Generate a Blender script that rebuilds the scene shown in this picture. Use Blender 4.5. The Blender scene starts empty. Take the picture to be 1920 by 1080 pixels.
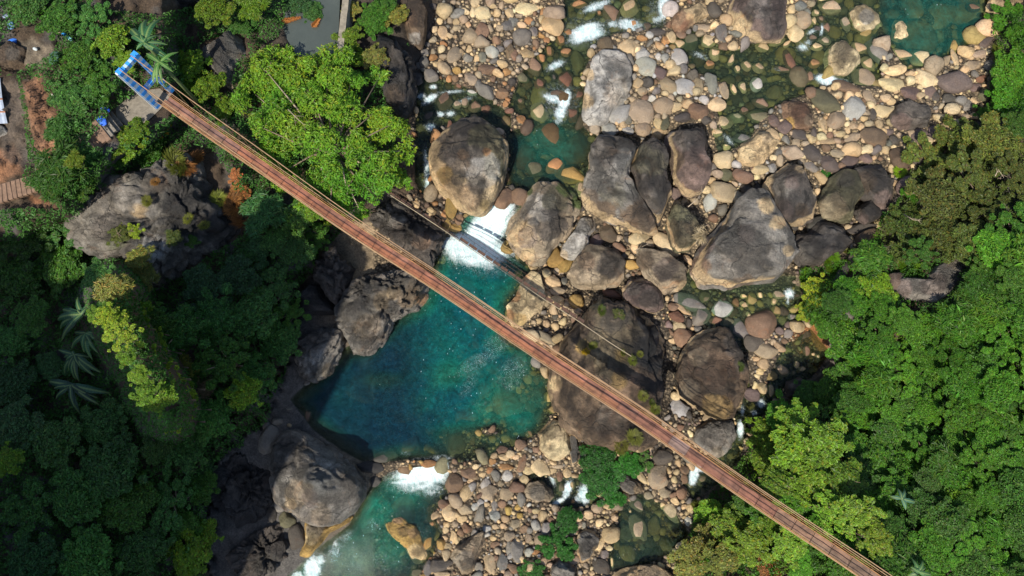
import bpy, bmesh, math
import numpy as np
from mathutils import Vector, Matrix

# ------------------------------------------------------------------ camera, sky, sun, exposure
scene = bpy.context.scene
COL = scene.collection
CAM_H, TILT, FOC = 65.0, math.radians(11.3), 1301.0
cam_data = bpy.data.cameras.new('camera')
cam_data.sensor_width = 36.0
cam_data.lens = 36.0 * FOC / 1920.0
cam_data.clip_end = 3000.0
cam = bpy.data.objects.new('camera', cam_data)
cam.location = (0, 0, CAM_H)
cam.rotation_euler = (TILT, 0, 0)
COL.objects.link(cam)
scene.camera = cam

SUN_EL = math.radians(51.0)
SUN_AZ = np.array([-0.45, -0.893]); SUN_AZ = SUN_AZ / np.linalg.norm(SUN_AZ)   # towards the sun, seen from above
world = bpy.data.worlds.new('World'); scene.world = world; world.use_nodes = True
wn = world.node_tree
sky = wn.nodes.new('ShaderNodeTexSky'); sky.sky_type = 'NISHITA'; sky.sun_disc = False
sky.sun_elevation = SUN_EL
sky.sun_rotation = math.atan2(SUN_AZ[0], SUN_AZ[1])
bgn = wn.nodes['Background']; bgn.inputs['Strength'].default_value = 0.125
wn.links.new(sky.outputs[0], bgn.inputs['Color'])
sl = bpy.data.lights.new('sun', 'SUN'); sl.energy = 4.8; sl.angle = math.radians(0.55); sl.color = (1.0, 0.93, 0.81)
so = bpy.data.objects.new('sun', sl)
sd = Vector((SUN_AZ[0]*math.cos(SUN_EL), SUN_AZ[1]*math.cos(SUN_EL), math.sin(SUN_EL)))
so.rotation_euler = sd.to_track_quat('Z', 'Y').to_euler(); so.location = (-30, -60, 90)
COL.objects.link(so)
vs = scene.view_settings
vs.view_transform = 'Standard'; vs.look = 'None'; vs.gamma = 1.0; vs.use_curve_mapping = False
vs.exposure = 0.34
scene.cycles.max_bounces = 8
scene.cycles.transparent_max_bounces = 10

rng = np.random.default_rng(11)

# ------------------------------------------------------------------ helpers
CT, ST = math.cos(TILT), math.sin(TILT)
def P(px, py, z):
    """World point at height z that stands where the photograph shows (px, py) at 1920x1080."""
    px = np.asarray(px, float); py = np.asarray(py, float); z = np.asarray(z, float)
    u = (px-960)/FOC; v = (540-py)/FOC
    dy = v*CT + ST; dz = v*ST - CT
    t = (CAM_H - z)/(-dz)
    return np.stack([u*t, dy*t, np.broadcast_to(z, t.shape)*1.0], -1)
def scale_at(py, z):
    v = (540-py)/FOC
    t = (CAM_H - z)/(CT - v*ST)
    return t/FOC          # metres per photo pixel
def W2P(p):
    p = np.asarray(p, float); x = p[..., 0]; y = p[..., 1]; z = p[..., 2]-CAM_H
    yc = y*CT + z*ST; zc = -y*ST + z*CT
    return np.stack([960 + FOC*x/(-zc), 540 - FOC*yc/(-zc)], -1)

def smooth(t):
    t = np.clip(t, 0, 1); return t*t*(3-2*t)
def _hash(ix, iy, iz, seed):
    h = (ix*374761393 + iy*668265263 + iz*2147483647 + seed*1274126177) & 0xffffffff
    h = ((h ^ (h >> 13))*1274126177) & 0xffffffff
    h = (h ^ (h >> 16)) & 0xffffff
    return h.astype(np.float64)/0xffffff
def vnoise(p, seed=0):
    p = np.asarray(p, float); i = np.floor(p).astype(np.int64); f = p - i; f = f*f*(3-2*f)
    r = 0
    for a in (0, 1):
        for b in (0, 1):
            for c in (0, 1):
                wgt = (f[..., 0] if a else 1-f[..., 0])*(f[..., 1] if b else 1-f[..., 1])*(f[..., 2] if c else 1-f[..., 2])
                r = r + wgt*_hash(i[..., 0]+a, i[..., 1]+b, i[..., 2]+c, seed)
    return r*2-1
def fbm(p, seed=0, octv=4, gain=0.5):
    p = np.asarray(p, float); s = 0; a = 1.0; tot = 0
    for o in range(octv):
        s = s + a*vnoise(p*(2.03**o)+o*17.3, seed+o); tot += a; a *= gain
    return s/tot
def fbm2(x, y, seed=0, octv=3, gain=0.5):
    return fbm(np.stack([x, y, np.zeros_like(x)+0.37], -1), seed, octv, gain)
def sdf(poly, X, Y):
    """Signed distance, negative inside."""
    poly = np.asarray(poly, float); X = np.asarray(X, float); Y = np.asarray(Y, float)
    d = np.full(X.shape, 1e18); inside = np.zeros(X.shape, bool)
    n = len(poly)
    for i in range(n):
        x0, y0 = poly[i]; x1, y1 = poly[(i+1) % n]
        ex, ey = x1-x0, y1-y0
        t = np.clip(((X-x0)*ex+(Y-y0)*ey)/(ex*ex+ey*ey+1e-12), 0, 1)
        d = np.minimum(d, (X-x0-t*ex)**2+(Y-y0-t*ey)**2)
        c = ((y0 > Y) != (y1 > Y))
        xi = x0 + (Y-y0)*(ex)/(ey if abs(ey) > 1e-9 else 1e-9)
        inside ^= c & (X < xi)
    d = np.sqrt(d)
    return np.where(inside, -d, d)

def mesh_np(name, V, F, tint=None, smooth_shade=True, quads=False, mat=None, extra=None):
    me = bpy.data.meshes.new(name)
    V = np.asarray(V, np.float32); F = np.asarray(F, np.int32)
    k = F.shape[1]
    me.vertices.add(len(V)); me.vertices.foreach_set('co', V.ravel())
    me.loops.add(F.size); me.loops.foreach_set('vertex_index', F.ravel())
    me.polygons.add(len(F))
    me.polygons.foreach_set('loop_start', np.arange(0, F.size, k, dtype=np.int32))
    me.polygons.foreach_set('use_smooth', np.full(len(F), smooth_shade))
    me.update(calc_edges=True)
    if tint is not None:
        a = me.attributes.new('tint', 'FLOAT_COLOR', 'POINT')
        c = np.ones((len(V), 4), np.float32); c[:, :3] = tint
        a.data.foreach_set('color', c.ravel())
    if extra:
        for nm, val in extra.items():
            a = me.attributes.new(nm, 'FLOAT', 'POINT'); a.data.foreach_set('value', np.asarray(val, np.float32))
    if mat: me.materials.append(mat)
    return me
def link(name, me, parent=None, loc=(0, 0, 0), rot=(0, 0, 0), scl=(1, 1, 1)):
    o = bpy.data.objects.new(name, me); COL.objects.link(o)
    o.location = loc; o.rotation_euler = rot; o.scale = scl
    if parent: o.parent = parent
    return o
def tag(o, label=None, cat=None, group=None, kind=None):
    if label: o['label'] = label
    if cat: o['category'] = cat
    if group: o['group'] = group
    if kind: o['kind'] = kind
    return o
def empty(name, loc, rz=0.0):
    o = bpy.data.objects.new(name, None); COL.objects.link(o); o.location = loc; o.rotation_euler = (0, 0, rz)
    o.empty_display_size = 0.3
    return o
def bm_mesh(name, bm, mat, sm=False):
    me = bpy.data.meshes.new(name); bm.to_mesh(me); bm.free()
    if sm:
        me.polygons.foreach_set('use_smooth', [True]*len(me.polygons))
    if mat: me.materials.append(mat)
    return me
def tube(bm, pts, r, n=6):
    pts = [Vector(p) for p in pts]; rings = []
    for i, p in enumerate(pts):
        d = (pts[min(i+1, len(pts)-1)] - pts[max(i-1, 0)]).normalized()
        a = d.cross(Vector((0, 0, 1)))
        if a.length < 1e-3: a = d.cross(Vector((1, 0, 0)))
        a.normalize(); b = d.cross(a)
        rr = r[i] if hasattr(r, '__len__') else r
        rings.append([bm.verts.new(p + (a*math.cos(2*math.pi*k/n) + b*math.sin(2*math.pi*k/n))*rr) for k in range(n)])
    for i in range(len(rings)-1):
        for k in range(n):
            bm.faces.new((rings[i][k], rings[i][(k+1) % n], rings[i+1][(k+1) % n], rings[i+1][k]))
    bm.faces.new(rings[0][::-1]); bm.faces.new(rings[-1])
def box(bm, c, half, ax=None, bevel=0.0):
    """c centre, half sizes along the three axes in ax (columns)."""
    c = Vector(c); ax = ax or (Vector((1, 0, 0)), Vector((0, 1, 0)), Vector((0, 0, 1)))
    vs_ = []
    for sx in (-1, 1):
        for sy in (-1, 1):
            for sz in (-1, 1):
                vs_.append(bm.verts.new(c + ax[0]*sx*half[0] + ax[1]*sy*half[1] + ax[2]*sz*half[2]))
    f = []
    for q in ((0, 1, 3, 2), (4, 6, 7, 5), (0, 4, 5, 1), (2, 3, 7, 6), (0, 2, 6, 4), (1, 5, 7, 3)):
        f.append(bm.faces.new([vs_[i] for i in q]))
    if bevel > 0:
        ed = set(e for x in f for e in x.edges)
        bmesh.ops.bevel(bm, geom=list(ed), offset=bevel, segments=1, affect='EDGES')

# ------------------------------------------------------------------ materials
def new_mat(name):
    m = bpy.data.materials.new(name); m.use_nodes = True
    nt = m.node_tree; nt.nodes.clear()
    out = nt.nodes.new('ShaderNodeOutputMaterial')
    return m, nt, out
class NB:
    def __init__(s, nt): s.nt = nt
    def n(s, t, **kw):
        nd = s.nt.nodes.new(t)
        for k, v in kw.items():
            if k.startswith('i_'):
                key = k[2:]
                key = int(key) if key.isdigit() else key.replace('_', ' ')
                if isinstance(v, bpy.types.NodeSocket): s.nt.links.new(v, nd.inputs[key])
                else: nd.inputs[key].default_value = v
            else: setattr(nd, k, v)
        return nd
    def math(s, op, a, b=None, clamp=False):
        nd = s.nt.nodes.new('ShaderNodeMath'); nd.operation = op; nd.use_clamp = clamp
        for i, v in enumerate((a, b)):
            if v is None: continue
            if isinstance(v, bpy.types.NodeSocket): s.nt.links.new(v, nd.inputs[i])
            else: nd.inputs[i].default_value = v
        return nd.outputs[0]
    def mix(s, f, a, b, mode='MIX'):
        nd = s.nt.nodes.new('ShaderNodeMix'); nd.data_type = 'RGBA'; nd.blend_type = mode
        for key, v in ((0, f), (6, a), (7, b)):
            if isinstance(v, bpy.types.NodeSocket): s.nt.links.new(v, nd.inputs[key])
            else: nd.inputs[key].default_value = v if key == 0 else (tuple(v)+(1,) if len(v) == 3 else v)
        return nd.outputs[2]
    def ramp(s, f, stops):
        nd = s.nt.nodes.new('ShaderNodeValToRGB'); s.nt.links.new(f, nd.inputs[0])
        el = nd.color_ramp.elements
        while len(el) < len(stops): el.new(0.5)
        for e, (p, c) in zip(el, stops):
            e.position = p; e.color = (c, c, c, 1) if not hasattr(c, '__len__') else tuple(c)+(1,)
        return nd.outputs[0]
    def noise(s, vec, scale, detail=5, rough=0.6, dist=0.0):
        nd = s.nt.nodes.new('ShaderNodeTexNoise'); nd.inputs['Scale'].default_value = scale
        nd.inputs['Detail'].default_value = detail; nd.inputs['Roughness'].default_value = rough
        nd.inputs['Distortion'].default_value = dist
        if vec is not None: s.nt.links.new(vec, nd.inputs['Vector'])
        return nd.outputs[0]

def rock_material(name, use_attr, wet=0.0, scale=1.0, k=1.0):
    m, nt, out = new_mat(name); b = NB(nt)
    geo = b.n('ShaderNodeNewGeometry'); pos = geo.outputs['Position']
    oi = b.n('ShaderNodeObjectInfo')
    if use_attr:
        base = b.n('ShaderNodeAttribute', attribute_name='tint').outputs['Color']
    else:
        base = oi.outputs['Color']
    n1 = b.noise(pos, 0.9*scale, 8, 0.65, 0.3)
    n2 = b.noise(pos, 4.5*scale, 8, 0.7, 0.5)
    n3 = b.noise(pos, 22*scale, 5, 0.7)
    lum = b.ramp(n1, [(0.3, 0.5), (0.5, 1.0), (0.7, 1.5)])
    c = b.mix(k, base, lum, 'MULTIPLY')
    lum2 = b.ramp(n2, [(0.3, 0.55), (0.5, 1.0), (0.75, 1.3)])
    c = b.mix(k, c, lum2, 'MULTIPLY')
    sp = b.ramp(n3, [(0.32, 0.45), (0.5, 1.0), (0.68, 1.5)])
    c = b.mix(0.6*k, c, sp, 'MULTIPLY')
    if not use_attr:      # grey weathered crust on the upper face, warm stone on the worn sides
        sn = b.n('ShaderNodeSeparateXYZ'); nt.links.new(geo.outputs['Normal'], sn.inputs[0])
        cz_ = b.math('ADD', sn.outputs[2], b.math('MULTIPLY', b.math('SUBTRACT', n1, .5), .9))
        kk_ = b.math('MULTIPLY', b.ramp(cz_, [(.80, 0.0), (.95, 1.0)]), b.math('MULTIPLY', oi.outputs['Random'], .85))
        c = b.mix(kk_, c, b.mix(1.0, c, (.56, .58, .64), 'MULTIPLY'))
    # pale lichen flecks and brown iron stains with shapes of their own
    n4 = b.noise(pos, 1.7*scale, 6, 0.75, 1.2)
    fl = b.ramp(n4, [(0.58, 0.0), (0.66, 0.55)])
    c = b.mix(fl, c, b.mix(1.0, base, (1.75, 1.7, 1.6), 'MULTIPLY'))
    n5 = b.noise(pos, 0.55*scale, 7, 0.7, 0.8)
    st = b.ramp(n5, [(0.56, 0.0), (0.72, 0.5)])
    c = b.mix(st, c, b.mix(1.0, base, (1.15, 0.72, 0.45), 'MULTIPLY'))
    # cracks
    vo = b.n('ShaderNodeTexVoronoi', feature='DISTANCE_TO_EDGE')
    vo.inputs['Scale'].default_value = 0.24*scale
    dm = b.n('ShaderNodeVectorMath', operation='ADD')
    ns = b.n('ShaderNodeTexNoise'); ns.inputs['Scale'].default_value = 0.8*scale; ns.inputs['Detail'].default_value = 5
    nt.links.new(pos, ns.inputs['Vector'])
    sc_ = b.n('ShaderNodeVectorMath', operation='SCALE'); sc_.inputs['Scale'].default_value = 1.6
    nt.links.new(ns.outputs['Color'], sc_.inputs[0]); nt.links.new(pos, dm.inputs[0]); nt.links.new(sc_.outputs[0], dm.inputs[1])
    nt.links.new(dm.outputs[0], vo.inputs['Vector'])
    crack = b.ramp(vo.outputs['Distance'], [(0.0, 0.0), (0.012, 1.0)])
    c = b.mix(b.math('MULTIPLY', b.math('SUBTRACT', 1.0, crack), b.ramp(n1, [(.42, 0.0), (.58, .8)]) if name.startswith('weathered') else 0.0), c, (0.03, 0.028, 0.025))
    hgt = b.math('ADD', b.math('ADD', b.math('MULTIPLY', n2, 0.7), b.math('MULTIPLY', n3, 0.25)), b.math('MULTIPLY', crack, 0.25 if use_attr else 0.0))
    bump = b.n('ShaderNodeBump', i_Strength=1.0, i_Distance=0.34/scale, i_Height=hgt)
    bs = b.n('ShaderNodeBsdfPrincipled', i_Base_Color=c, i_Normal=bump.outputs[0])
    bs.inputs['Roughness'].default_value = 0.60 if use_attr else .68
    bs.inputs['Specular IOR Level'].default_value = 0.4
    nt.links.new(bs.outputs[0], out.inputs[0])
    return m
M_BOULDER = rock_material('weathered_boulder_rock', True)
M_STONE = rock_material('river_stone', False, scale=1.6, k=.5)
M_GRAVEL = rock_material('river_gravel', True, scale=2.0, k=.35)
# gravel stones need no cracks
def leaf_material():
    m, nt, out = new_mat('leaf'); b = NB(nt)
    at = b.n('ShaderNodeAttribute', attribute_name='tint').outputs['Color']
    oi = b.n('ShaderNodeObjectInfo')
    c = b.mix(1.0, oi.outputs['Color'], at, 'MULTIPLY')
    bs = b.n('ShaderNodeBsdfPrincipled', i_Base_Color=c)
    bs.inputs['Roughness'].default_value = 0.5
    bs.inputs['Specular IOR Level'].default_value = 0.35
    c2 = b.mix(1.0, c, (1.25, 1.3, 0.5), 'MULTIPLY')
    tr = b.n('ShaderNodeBsdfTranslucent', i_Color=c2)
    mx = b.n('ShaderNodeMixShader'); mx.inputs[0].default_value = 0.28
    nt.links.new(bs.outputs[0], mx.inputs[1]); nt.links.new(tr.outputs[0], mx.inputs[2])
    nt.links.new(mx.outputs[0], out.inputs[0])
    return m
M_LEAF = leaf_material()
def simple(name, col, rough=0.7, metal=0.0, nscale=6.0, var=0.35, bump=0.3, objcol=False):
    m, nt, out = new_mat(name); b = NB(nt)
    tc = b.n('ShaderNodeNewGeometry').outputs['Position']
    n = b.noise(tc, nscale, 6, 0.65, 0.4)
    base = b.n('ShaderNodeObjectInfo').outputs['Color'] if objcol else None
    lum = b.ramp(n, [(0.3, 1-var), (0.5, 1.0), (0.72, 1+var)])
    c = b.mix(1.0, base if objcol else col, lum, 'MULTIPLY')
    bp = b.n('ShaderNodeBump', i_Strength=bump, i_Distance=0.05, i_Height=n)
    bs = b.n('ShaderNodeBsdfPrincipled', i_Base_Color=c, i_Normal=bp.outputs[0], i_Roughness=rough, i_Metallic=metal)
    nt.links.new(bs.outputs[0], out.inputs[0]); return m
M_BARK = simple('grey_brown_bark', (0.16, 0.12, 0.08), 0.85, 0, 9)
M_DRYWOOD = simple('bleached_dead_wood', (0.34, 0.27, 0.19), 0.85, 0, 9)

# ------------------------------------------------------------------ rocks
def ico(sub):
    bm = bmesh.new(); bmesh.ops.create_icosphere(bm, subdivisions=sub, radius=1.0)
    bm.verts.ensure_lookup_table()
    V = np.array([v.co[:] for v in bm.verts]); F = np.array([[v.index for v in f.verts] for f in bm.faces])
    bm.free(); return V, F
ICO = {k: ico(k) for k in (1, 2, 3, 4, 5, 6)}
C = dict(t=(.50,.365,.205), s=(.56,.44,.255), w=(.38,.36,.325), g=(.19,.172,.147), d=(.083,.070,.059), p=(.15,.108,.092),
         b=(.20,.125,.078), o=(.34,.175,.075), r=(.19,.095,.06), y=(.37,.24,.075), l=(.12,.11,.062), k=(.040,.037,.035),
         m=(.33,.255,.17), e=(.05,.085,.015), n=(.12,.083,.053))
CNAME = dict(t='tan', s='pale sandy', w='pale grey', g='grey', d='dark grey', p='purplish', b='brown', o='orange',
             r='reddish brown', y='ochre', l='olive', k='black', m='greyish tan', e='mossy', n='dark brown')
def facet(V, rg, n, lo, hi, zmin=0.15):
    for _ in range(n):
        a = rg.uniform(0, 2*math.pi); z = rg.uniform(zmin, 1.0)
        q = math.sqrt(max(0, 1-z*z)); nn = np.array([q*math.cos(a), q*math.sin(a), z])
        d = rg.uniform(lo, hi)
        k = np.maximum(V@nn - d, 0)
        V = V - k[:, None]*nn*0.93
    return V
def outline_radius(poly, cx, cy, th):
    """distance from (cx, cy) to the outline along each angle (star-shaped reading)."""
    poly = np.asarray(poly, float) - [cx, cy]
    r = np.full(th.shape, 0.0); dx, dy = np.cos(th), np.sin(th)
    n = len(poly)
    for i in range(n):
        x0, y0 = poly[i]; x1, y1 = poly[(i+1) % n]
        ex, ey = x1-x0, y1-y0
        den = dx*ey - dy*ex
        den = np.where(np.abs(den) < 1e-9, 1e-9, den)
        t = (x0*ey - y0*ex)/den
        s = (x0*dy - y0*dx)/den
        ok = (t > 0) & (s >= -1e-6) & (s <= 1+1e-6)
        r = np.where(ok, np.maximum(r, t), r)
    return r
def boulder_mesh(poly_px, zg, h, col, stains_and_shade, seed, sub=5, nf=6, amp=0.35, groove=None, lo=0.5, flat=0.55, peak=None, crag=0.0, rim=0.0):
    """A boulder from its outline (photo pixels) standing on ground zg, h high; returns (mesh in local coords, base point)."""
    rg = np.random.default_rng(seed)
    pp = np.asarray(poly_px, float)
    poly = P(pp[:, 0], pp[:, 1], zg+0.3*h)[:, :2]
    a2 = 0.5*np.sum(poly[:, 0]*np.roll(poly[:, 1], -1)-np.roll(poly[:, 0], -1)*poly[:, 1])
    cr = poly[:, 0]*np.roll(poly[:, 1], -1)-np.roll(poly[:, 0], -1)*poly[:, 1]
    cx = np.sum((poly[:, 0]+np.roll(poly[:, 0], -1))*cr)/(6*a2); cy = np.sum((poly[:, 1]+np.roll(poly[:, 1], -1))*cr)/(6*a2)
    V, F = ICO[sub]; V = V.copy()
    V = facet(V, rg, nf+(0 if crag else 3), lo*(1.15 if crag else .92), 0.86)
    th0 = np.linspace(-math.pi, math.pi, 241)
    R = outline_radius(poly, cx, cy, th0)
    R = np.where(R < 0.05, np.median(R), R)
    ker = np.array([1, 2, 3, 2, 1.])/9; Rp = np.concatenate([R[-5:-1], R, R[1:5]]); R = np.convolve(Rp, ker, 'same')[4:-4]
    th = np.arctan2(V[:, 1], V[:, 0]); Rv = np.interp(th, th0, R)*1.045
    rho = np.hypot(V[:, 0], V[:, 1]); rho2 = np.clip(rho, 0, 1)**0.8
    out = np.zeros_like(V)
    out[:, 0] = np.cos(th)*rho2*Rv; out[:, 1] = np.sin(th)*rho2*Rv
    zz = V[:, 2]
    out[:, 2] = np.where(zz > 0, np.abs(zz)**flat*h*0.72, zz*h*0.6) + 0.28*h
    if peak is not None:          # an uneven summit: raised towards one side
        q = P(peak[0], peak[1], zg+h)[:2]-[cx, cy]
        d = np.hypot(out[:, 0]-q[0], out[:, 1]-q[1]); out[:, 2] += np.where(zz > 0, np.exp(-(d/peak[2])**2)*peak[3], 0)
    size = math.sqrt(abs(a2))
    W = out + [cx, cy, zg]
    nrm = V/np.maximum(np.linalg.norm(V, axis=1), 1e-6)[:, None]
    n1 = fbm(W/(size*0.30), seed, 6, 0.5); n2 = 1-np.abs(fbm(W/(size*0.42)+5, seed+7, 3))*2
    sa0 = rg.uniform(0, math.pi); c0, s0 = math.cos(sa0), math.sin(sa0)
    SG = np.stack([(W[:, 0]*c0+W[:, 1]*s0)*0.5, (-W[:, 0]*s0+W[:, 1]*c0)*2.6, W[:, 2]*1.6], -1)
    streak = fbm(SG, seed+31, 5, .6)
    disp = amp*(n1*0.40 + np.clip(n2-0.78, 0, 1)*-2.4)*min(1.3, size*0.16) + streak*.07 - np.abs(fbm(W*1.3, seed+5, 3))*.10
    if crag:
        rd = np.abs(fbm(W/2.1, seed+71, 5, .6)); st_ = fbm(W/3.2, seed+73, 2)
        disp = disp + crag*(-1.3*(1-smooth(rd/.16)) + .9*(np.round(st_*3.2)/3.2)) + crag*.35*fbm(W/.5, seed+75, 3)
    if groove is not None:
        ga = groove[0]; ca, sa = math.cos(ga), math.sin(ga)
        G = np.stack([(W[:, 0]*ca+W[:, 1]*sa)*0.25, (-W[:, 0]*sa+W[:, 1]*ca)*groove[1], W[:, 2]*0.4], -1)
        disp = disp + groove[2]*(np.abs(fbm(G, seed+3, 4))*-2+0.6)
    out = out + nrm*disp[:, None]
    W = out + [cx, cy, zg]
    pxy = W2P(W)
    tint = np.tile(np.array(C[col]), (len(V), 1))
    for (sx, sy, sr, sc, sa_) in stains_and_shade:
        d = np.hypot(pxy[:, 0]-sx, pxy[:, 1]-sy)/sr + fbm(W*0.6, seed+int(sx), 6, .62)*.8
        wgt = smooth((1.10-d)/0.22)*sa_
        tint = tint*(1-wgt[:, None]) + np.array(C[sc])*wgt[:, None]
    hue = fbm(W*0.35, seed+50, 3)
    tint = tint*(1+.55*np.clip(streak, -1, 1))[:, None]
    wth = smooth((fbm(W*.42, seed+61, 6, .62)+.10)/.14)*smooth((nrm[:, 2]-.1)/.5)      # blackish lichen crust in ragged patches
    tint = tint*(1-.60*wth[:, None])
    tint = tint*(1+0.18*hue[:, None]*np.array([1.0, 0.5, 0.1]))
    rel = out[:, 2]/h
    if rim: tint = tint*(1-(rimw := (smooth((.42+.22*fbm(W*.5, seed+81, 5, .6)-rel)/.09)*rim*(nrm[:, 2] > -.3)))[:, None]) + np.array(C['t'])*.95*(1+.25*streak[:, None])*rimw[:, None]
    if crag: tint = tint*(.62+.38*smooth(rd/.08))[:, None]
    if groove is not None: tint = tint*(1+np.clip(fbm(G, seed+3, 4)*1.8, -.8, 1.2)[:, None])
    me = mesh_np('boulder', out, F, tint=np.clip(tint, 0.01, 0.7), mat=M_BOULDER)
    return me, (cx, cy, zg)
# ------------------------------------------------------------------ the site: heights from the layout (photo pixels)
RIVER = [(822,-400),(822,0),(785,120),(768,250),(790,350),(720,385),(640,430),(575,540),(540,690),(500,790),(420,850),(395,1000),(400,1080),(400,1600),
         (1270,1600),(1270,1080),(1290,990),(1340,900),(1400,850),(1430,770),(1555,690),(1500,590),(1495,520),(1590,480),(1650,430),(1690,330),(1760,300),(1850,200),(1860,70),(1890,-20),(1890,-400)]
WATERS = [  # polygon, depth
 ([(815,490),(830,455),(870,400),(940,370),(975,385),(960,430),(955,460),(1000,500),(990,520),(955,570),(950,620),(1045,680),(1050,760),(1010,812),(930,858),(860,868),(760,862),(690,872),(640,845),(585,805),(545,750),(600,690),(650,650),(690,640),(740,590),(790,560),(800,530)], 3.6),
 ([(950,250),(1000,235),(1040,225),(1095,240),(1115,260),(1105,300),(1092,350),(1040,352),(985,360),(950,345),(955,300)], 1.5),
 ([(1060,-400),(1060,0),(1050,60),(985,130),(955,200),(1000,240),(1090,240),(1095,190),(1090,140),(1110,90),(1150,60),(1240,50),(1262,0),(1262,-400)], .55),
 ([(1300,60),(1360,92),(1440,80),(1500,60),(1540,-10),(1540,-400),(1640,-400),(1650,160),(1560,155),(1480,185),(1430,215),(1400,265),(1365,280),(1345,200),(1370,160),(1300,130),(1250,80)], .6),
 ([(1640,-400),(1640,20),(1655,70),(1700,130),(1760,120),(1810,90),(1852,40),(1855,-400)], 2.0),
 ([(785,140),(830,150),(905,178),(955,215),(955,250),(900,222),(830,235),(808,270),(800,380),(780,340),(780,250)], .5),
 ([(735,885),(840,866),(842,925),(812,960),(830,1000),(800,1060),(770,1090),(770,1600),(520,1600),(540,1080),(590,1035),(655,985),(700,905)], 1.9),
 ([(1140,1070),(1150,1000),(1165,950),(1200,928),(1260,955),(1290,1000),(1262,1040),(1200,1062)], .8),
 ([(1470,650),(1520,620),(1555,660),(1520,705),(1465,730),(1440,770),(1400,800),(1385,860),(1345,905),(1300,935),(1280,900),(1290,880),(1330,860),(1375,820),(1390,760),(1430,740)], .45),
 ([(985,880),(1040,900),(1110,890),(1125,945),(1060,955),(1010,930)], .35),
 ([(1290,560),(1300,530),(1500,540),(1500,600),(1440,620),(1400,640)], .12),
]
def water_level(px, py):
    base = 2.2 - 1.7*smooth((py-385)/65) - 0.8*smooth((py-862)/40) - 0.3*smooth((py-1020)/70)*smooth((740-px)/80)
    right = 2.2 - 2.6*smooth((py-380)/500)
    k = smooth((px-1060)/200)
    return base*(1-k) + right*k
def carve(px, py):
    c = np.zeros_like(px); dmin = np.full(px.shape, 1e9)
    for poly, dep in WATERS:
        d = sdf(poly, px, py); dmin = np.minimum(dmin, d)
        R = 6 + dep*11
        c = np.maximum(c, (dep+0.45)*smooth((-d+5)/R))
    for (x, y, a, b_, h) in ((985,735,60,42,2.9),(880,822,70,26,3.0),(930,800,40,20,2.6),(1010,690,26,18,2.4),(840,700,34,22,1.5),(720,712,40,16,1.4),(960,640,40,20,1.5),(915,765,30,20,1.8),(1010,320,22,16,.8),(1060,255,20,14,.7),(1085,320,14,22,.9),(1700,60,20,14,.9),(1740,38,26,16,.9),(1780,60,18,16,.8)):
        c = c - h*np.exp(-(((px-x)/a)**2+((py-y)/b_)**2)**1.4)*(c > .6)*smooth(c/1.5)
    return c, dmin
PLATEAU = [(-1500,-1200),(330,-1200),(345,150),(335,220),(300,262),(230,330),(140,420),(40,470),(-1500,520)]
GAP = [(1000,345),(1090,245),(1150,235),(1260,222),(1350,222),(1400,330),(1480,290),(1560,310),(1690,295),(1660,430),(1500,510),(1500,555),(1410,640),(1420,790),(1260,790),(1090,640),(1000,640),(1010,500),(940,420)]
GAP_D = 0.85
SPUR = [(215,560),(232,620),(262,670),(292,715),(318,770)]  # hill added so the crowns on it rise above the shade into sun
def seg_dist(pts, X, Y):
    d = np.full(X.shape, 1e9)
    for (x0, y0), (x1, y1) in zip(pts[:-1], pts[1:]):
        ex, ey = x1-x0, y1-y0; t = np.clip(((X-x0)*ex+(Y-y0)*ey)/(ex*ex+ey*ey), 0, 1)
        d = np.minimum(d, np.hypot(X-x0-t*ex, Y-y0-t*ey))
    return d
def ground(px, py, with_noise=True):
    px = np.asarray(px, float); py = np.asarray(py, float)
    w = water_level(px, py)
    c, dw = carve(px, py)
    d = sdf(RIVER, px, py)
    jit = fbm2(px/45, py/45, 3, 3)*14
    pl = smooth((-sdf(PLATEAU, px, py)+jit*.8+10)/55)
    left = smooth((d+jit)/60)*(2.3+4.8*pl + 1.2*smooth((d-60)/200))
    right = smooth((d+jit*0.6)/70)*1.8 + smooth((d-40)/380)*4.5
    bank = np.where(px < 950, left, right)*(d > -10)
    fy = smooth((py-200)/300)                         # left bank reaches 8.7 at the bridge head
    z = w + 0.32 - c + bank - (px < 950)*(d > 0)*smooth(d/60)*0.6*(1-fy)
    z = z + 15.5*smooth((78-seg_dist(SPUR, px, py)+jit*.6)/58)*(px < 600)
    if with_noise:
        z = z + fbm2(px/30, py/30, 9, 4)*(0.16 + 0.9*smooth(d/30)) + fbm2(px/9, py/9, 19, 2)*0.07
        z = z - 0.14
    rg_w = smooth((760-px)/90)*smooth((py-380)/60)*smooth((14+d)/20)*smooth((120-np.abs(d))/60)*(c < .3)
    if with_noise: z = z + rg_w*(1.5*np.round(fbm2(px/28, py/22, 401, 3)*4)/4 - 1.0*(1-smooth(np.abs(fbm2(px/24, py/24, 403, 4))/.10)))
    z = z - GAP_D*smooth(-sdf(GAP, px, py)/26)*(c < .5)
    # the concrete landing by the tower is level
    k = smooth((75-np.hypot(px-268, py-205))/30)
    z = z*(1-k) + 8.75*k
    # small pond behind the weir wall, upper left
    k = smooth((14-sdf([(548,-60),(645,-60),(632,100),(560,108),(545,60)], px, py))/14)
    z = z*(1-k) + 4.6*k
    return z
def gz(px, py): return float(ground(np.array([px]), np.array([py]))[0])

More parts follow.
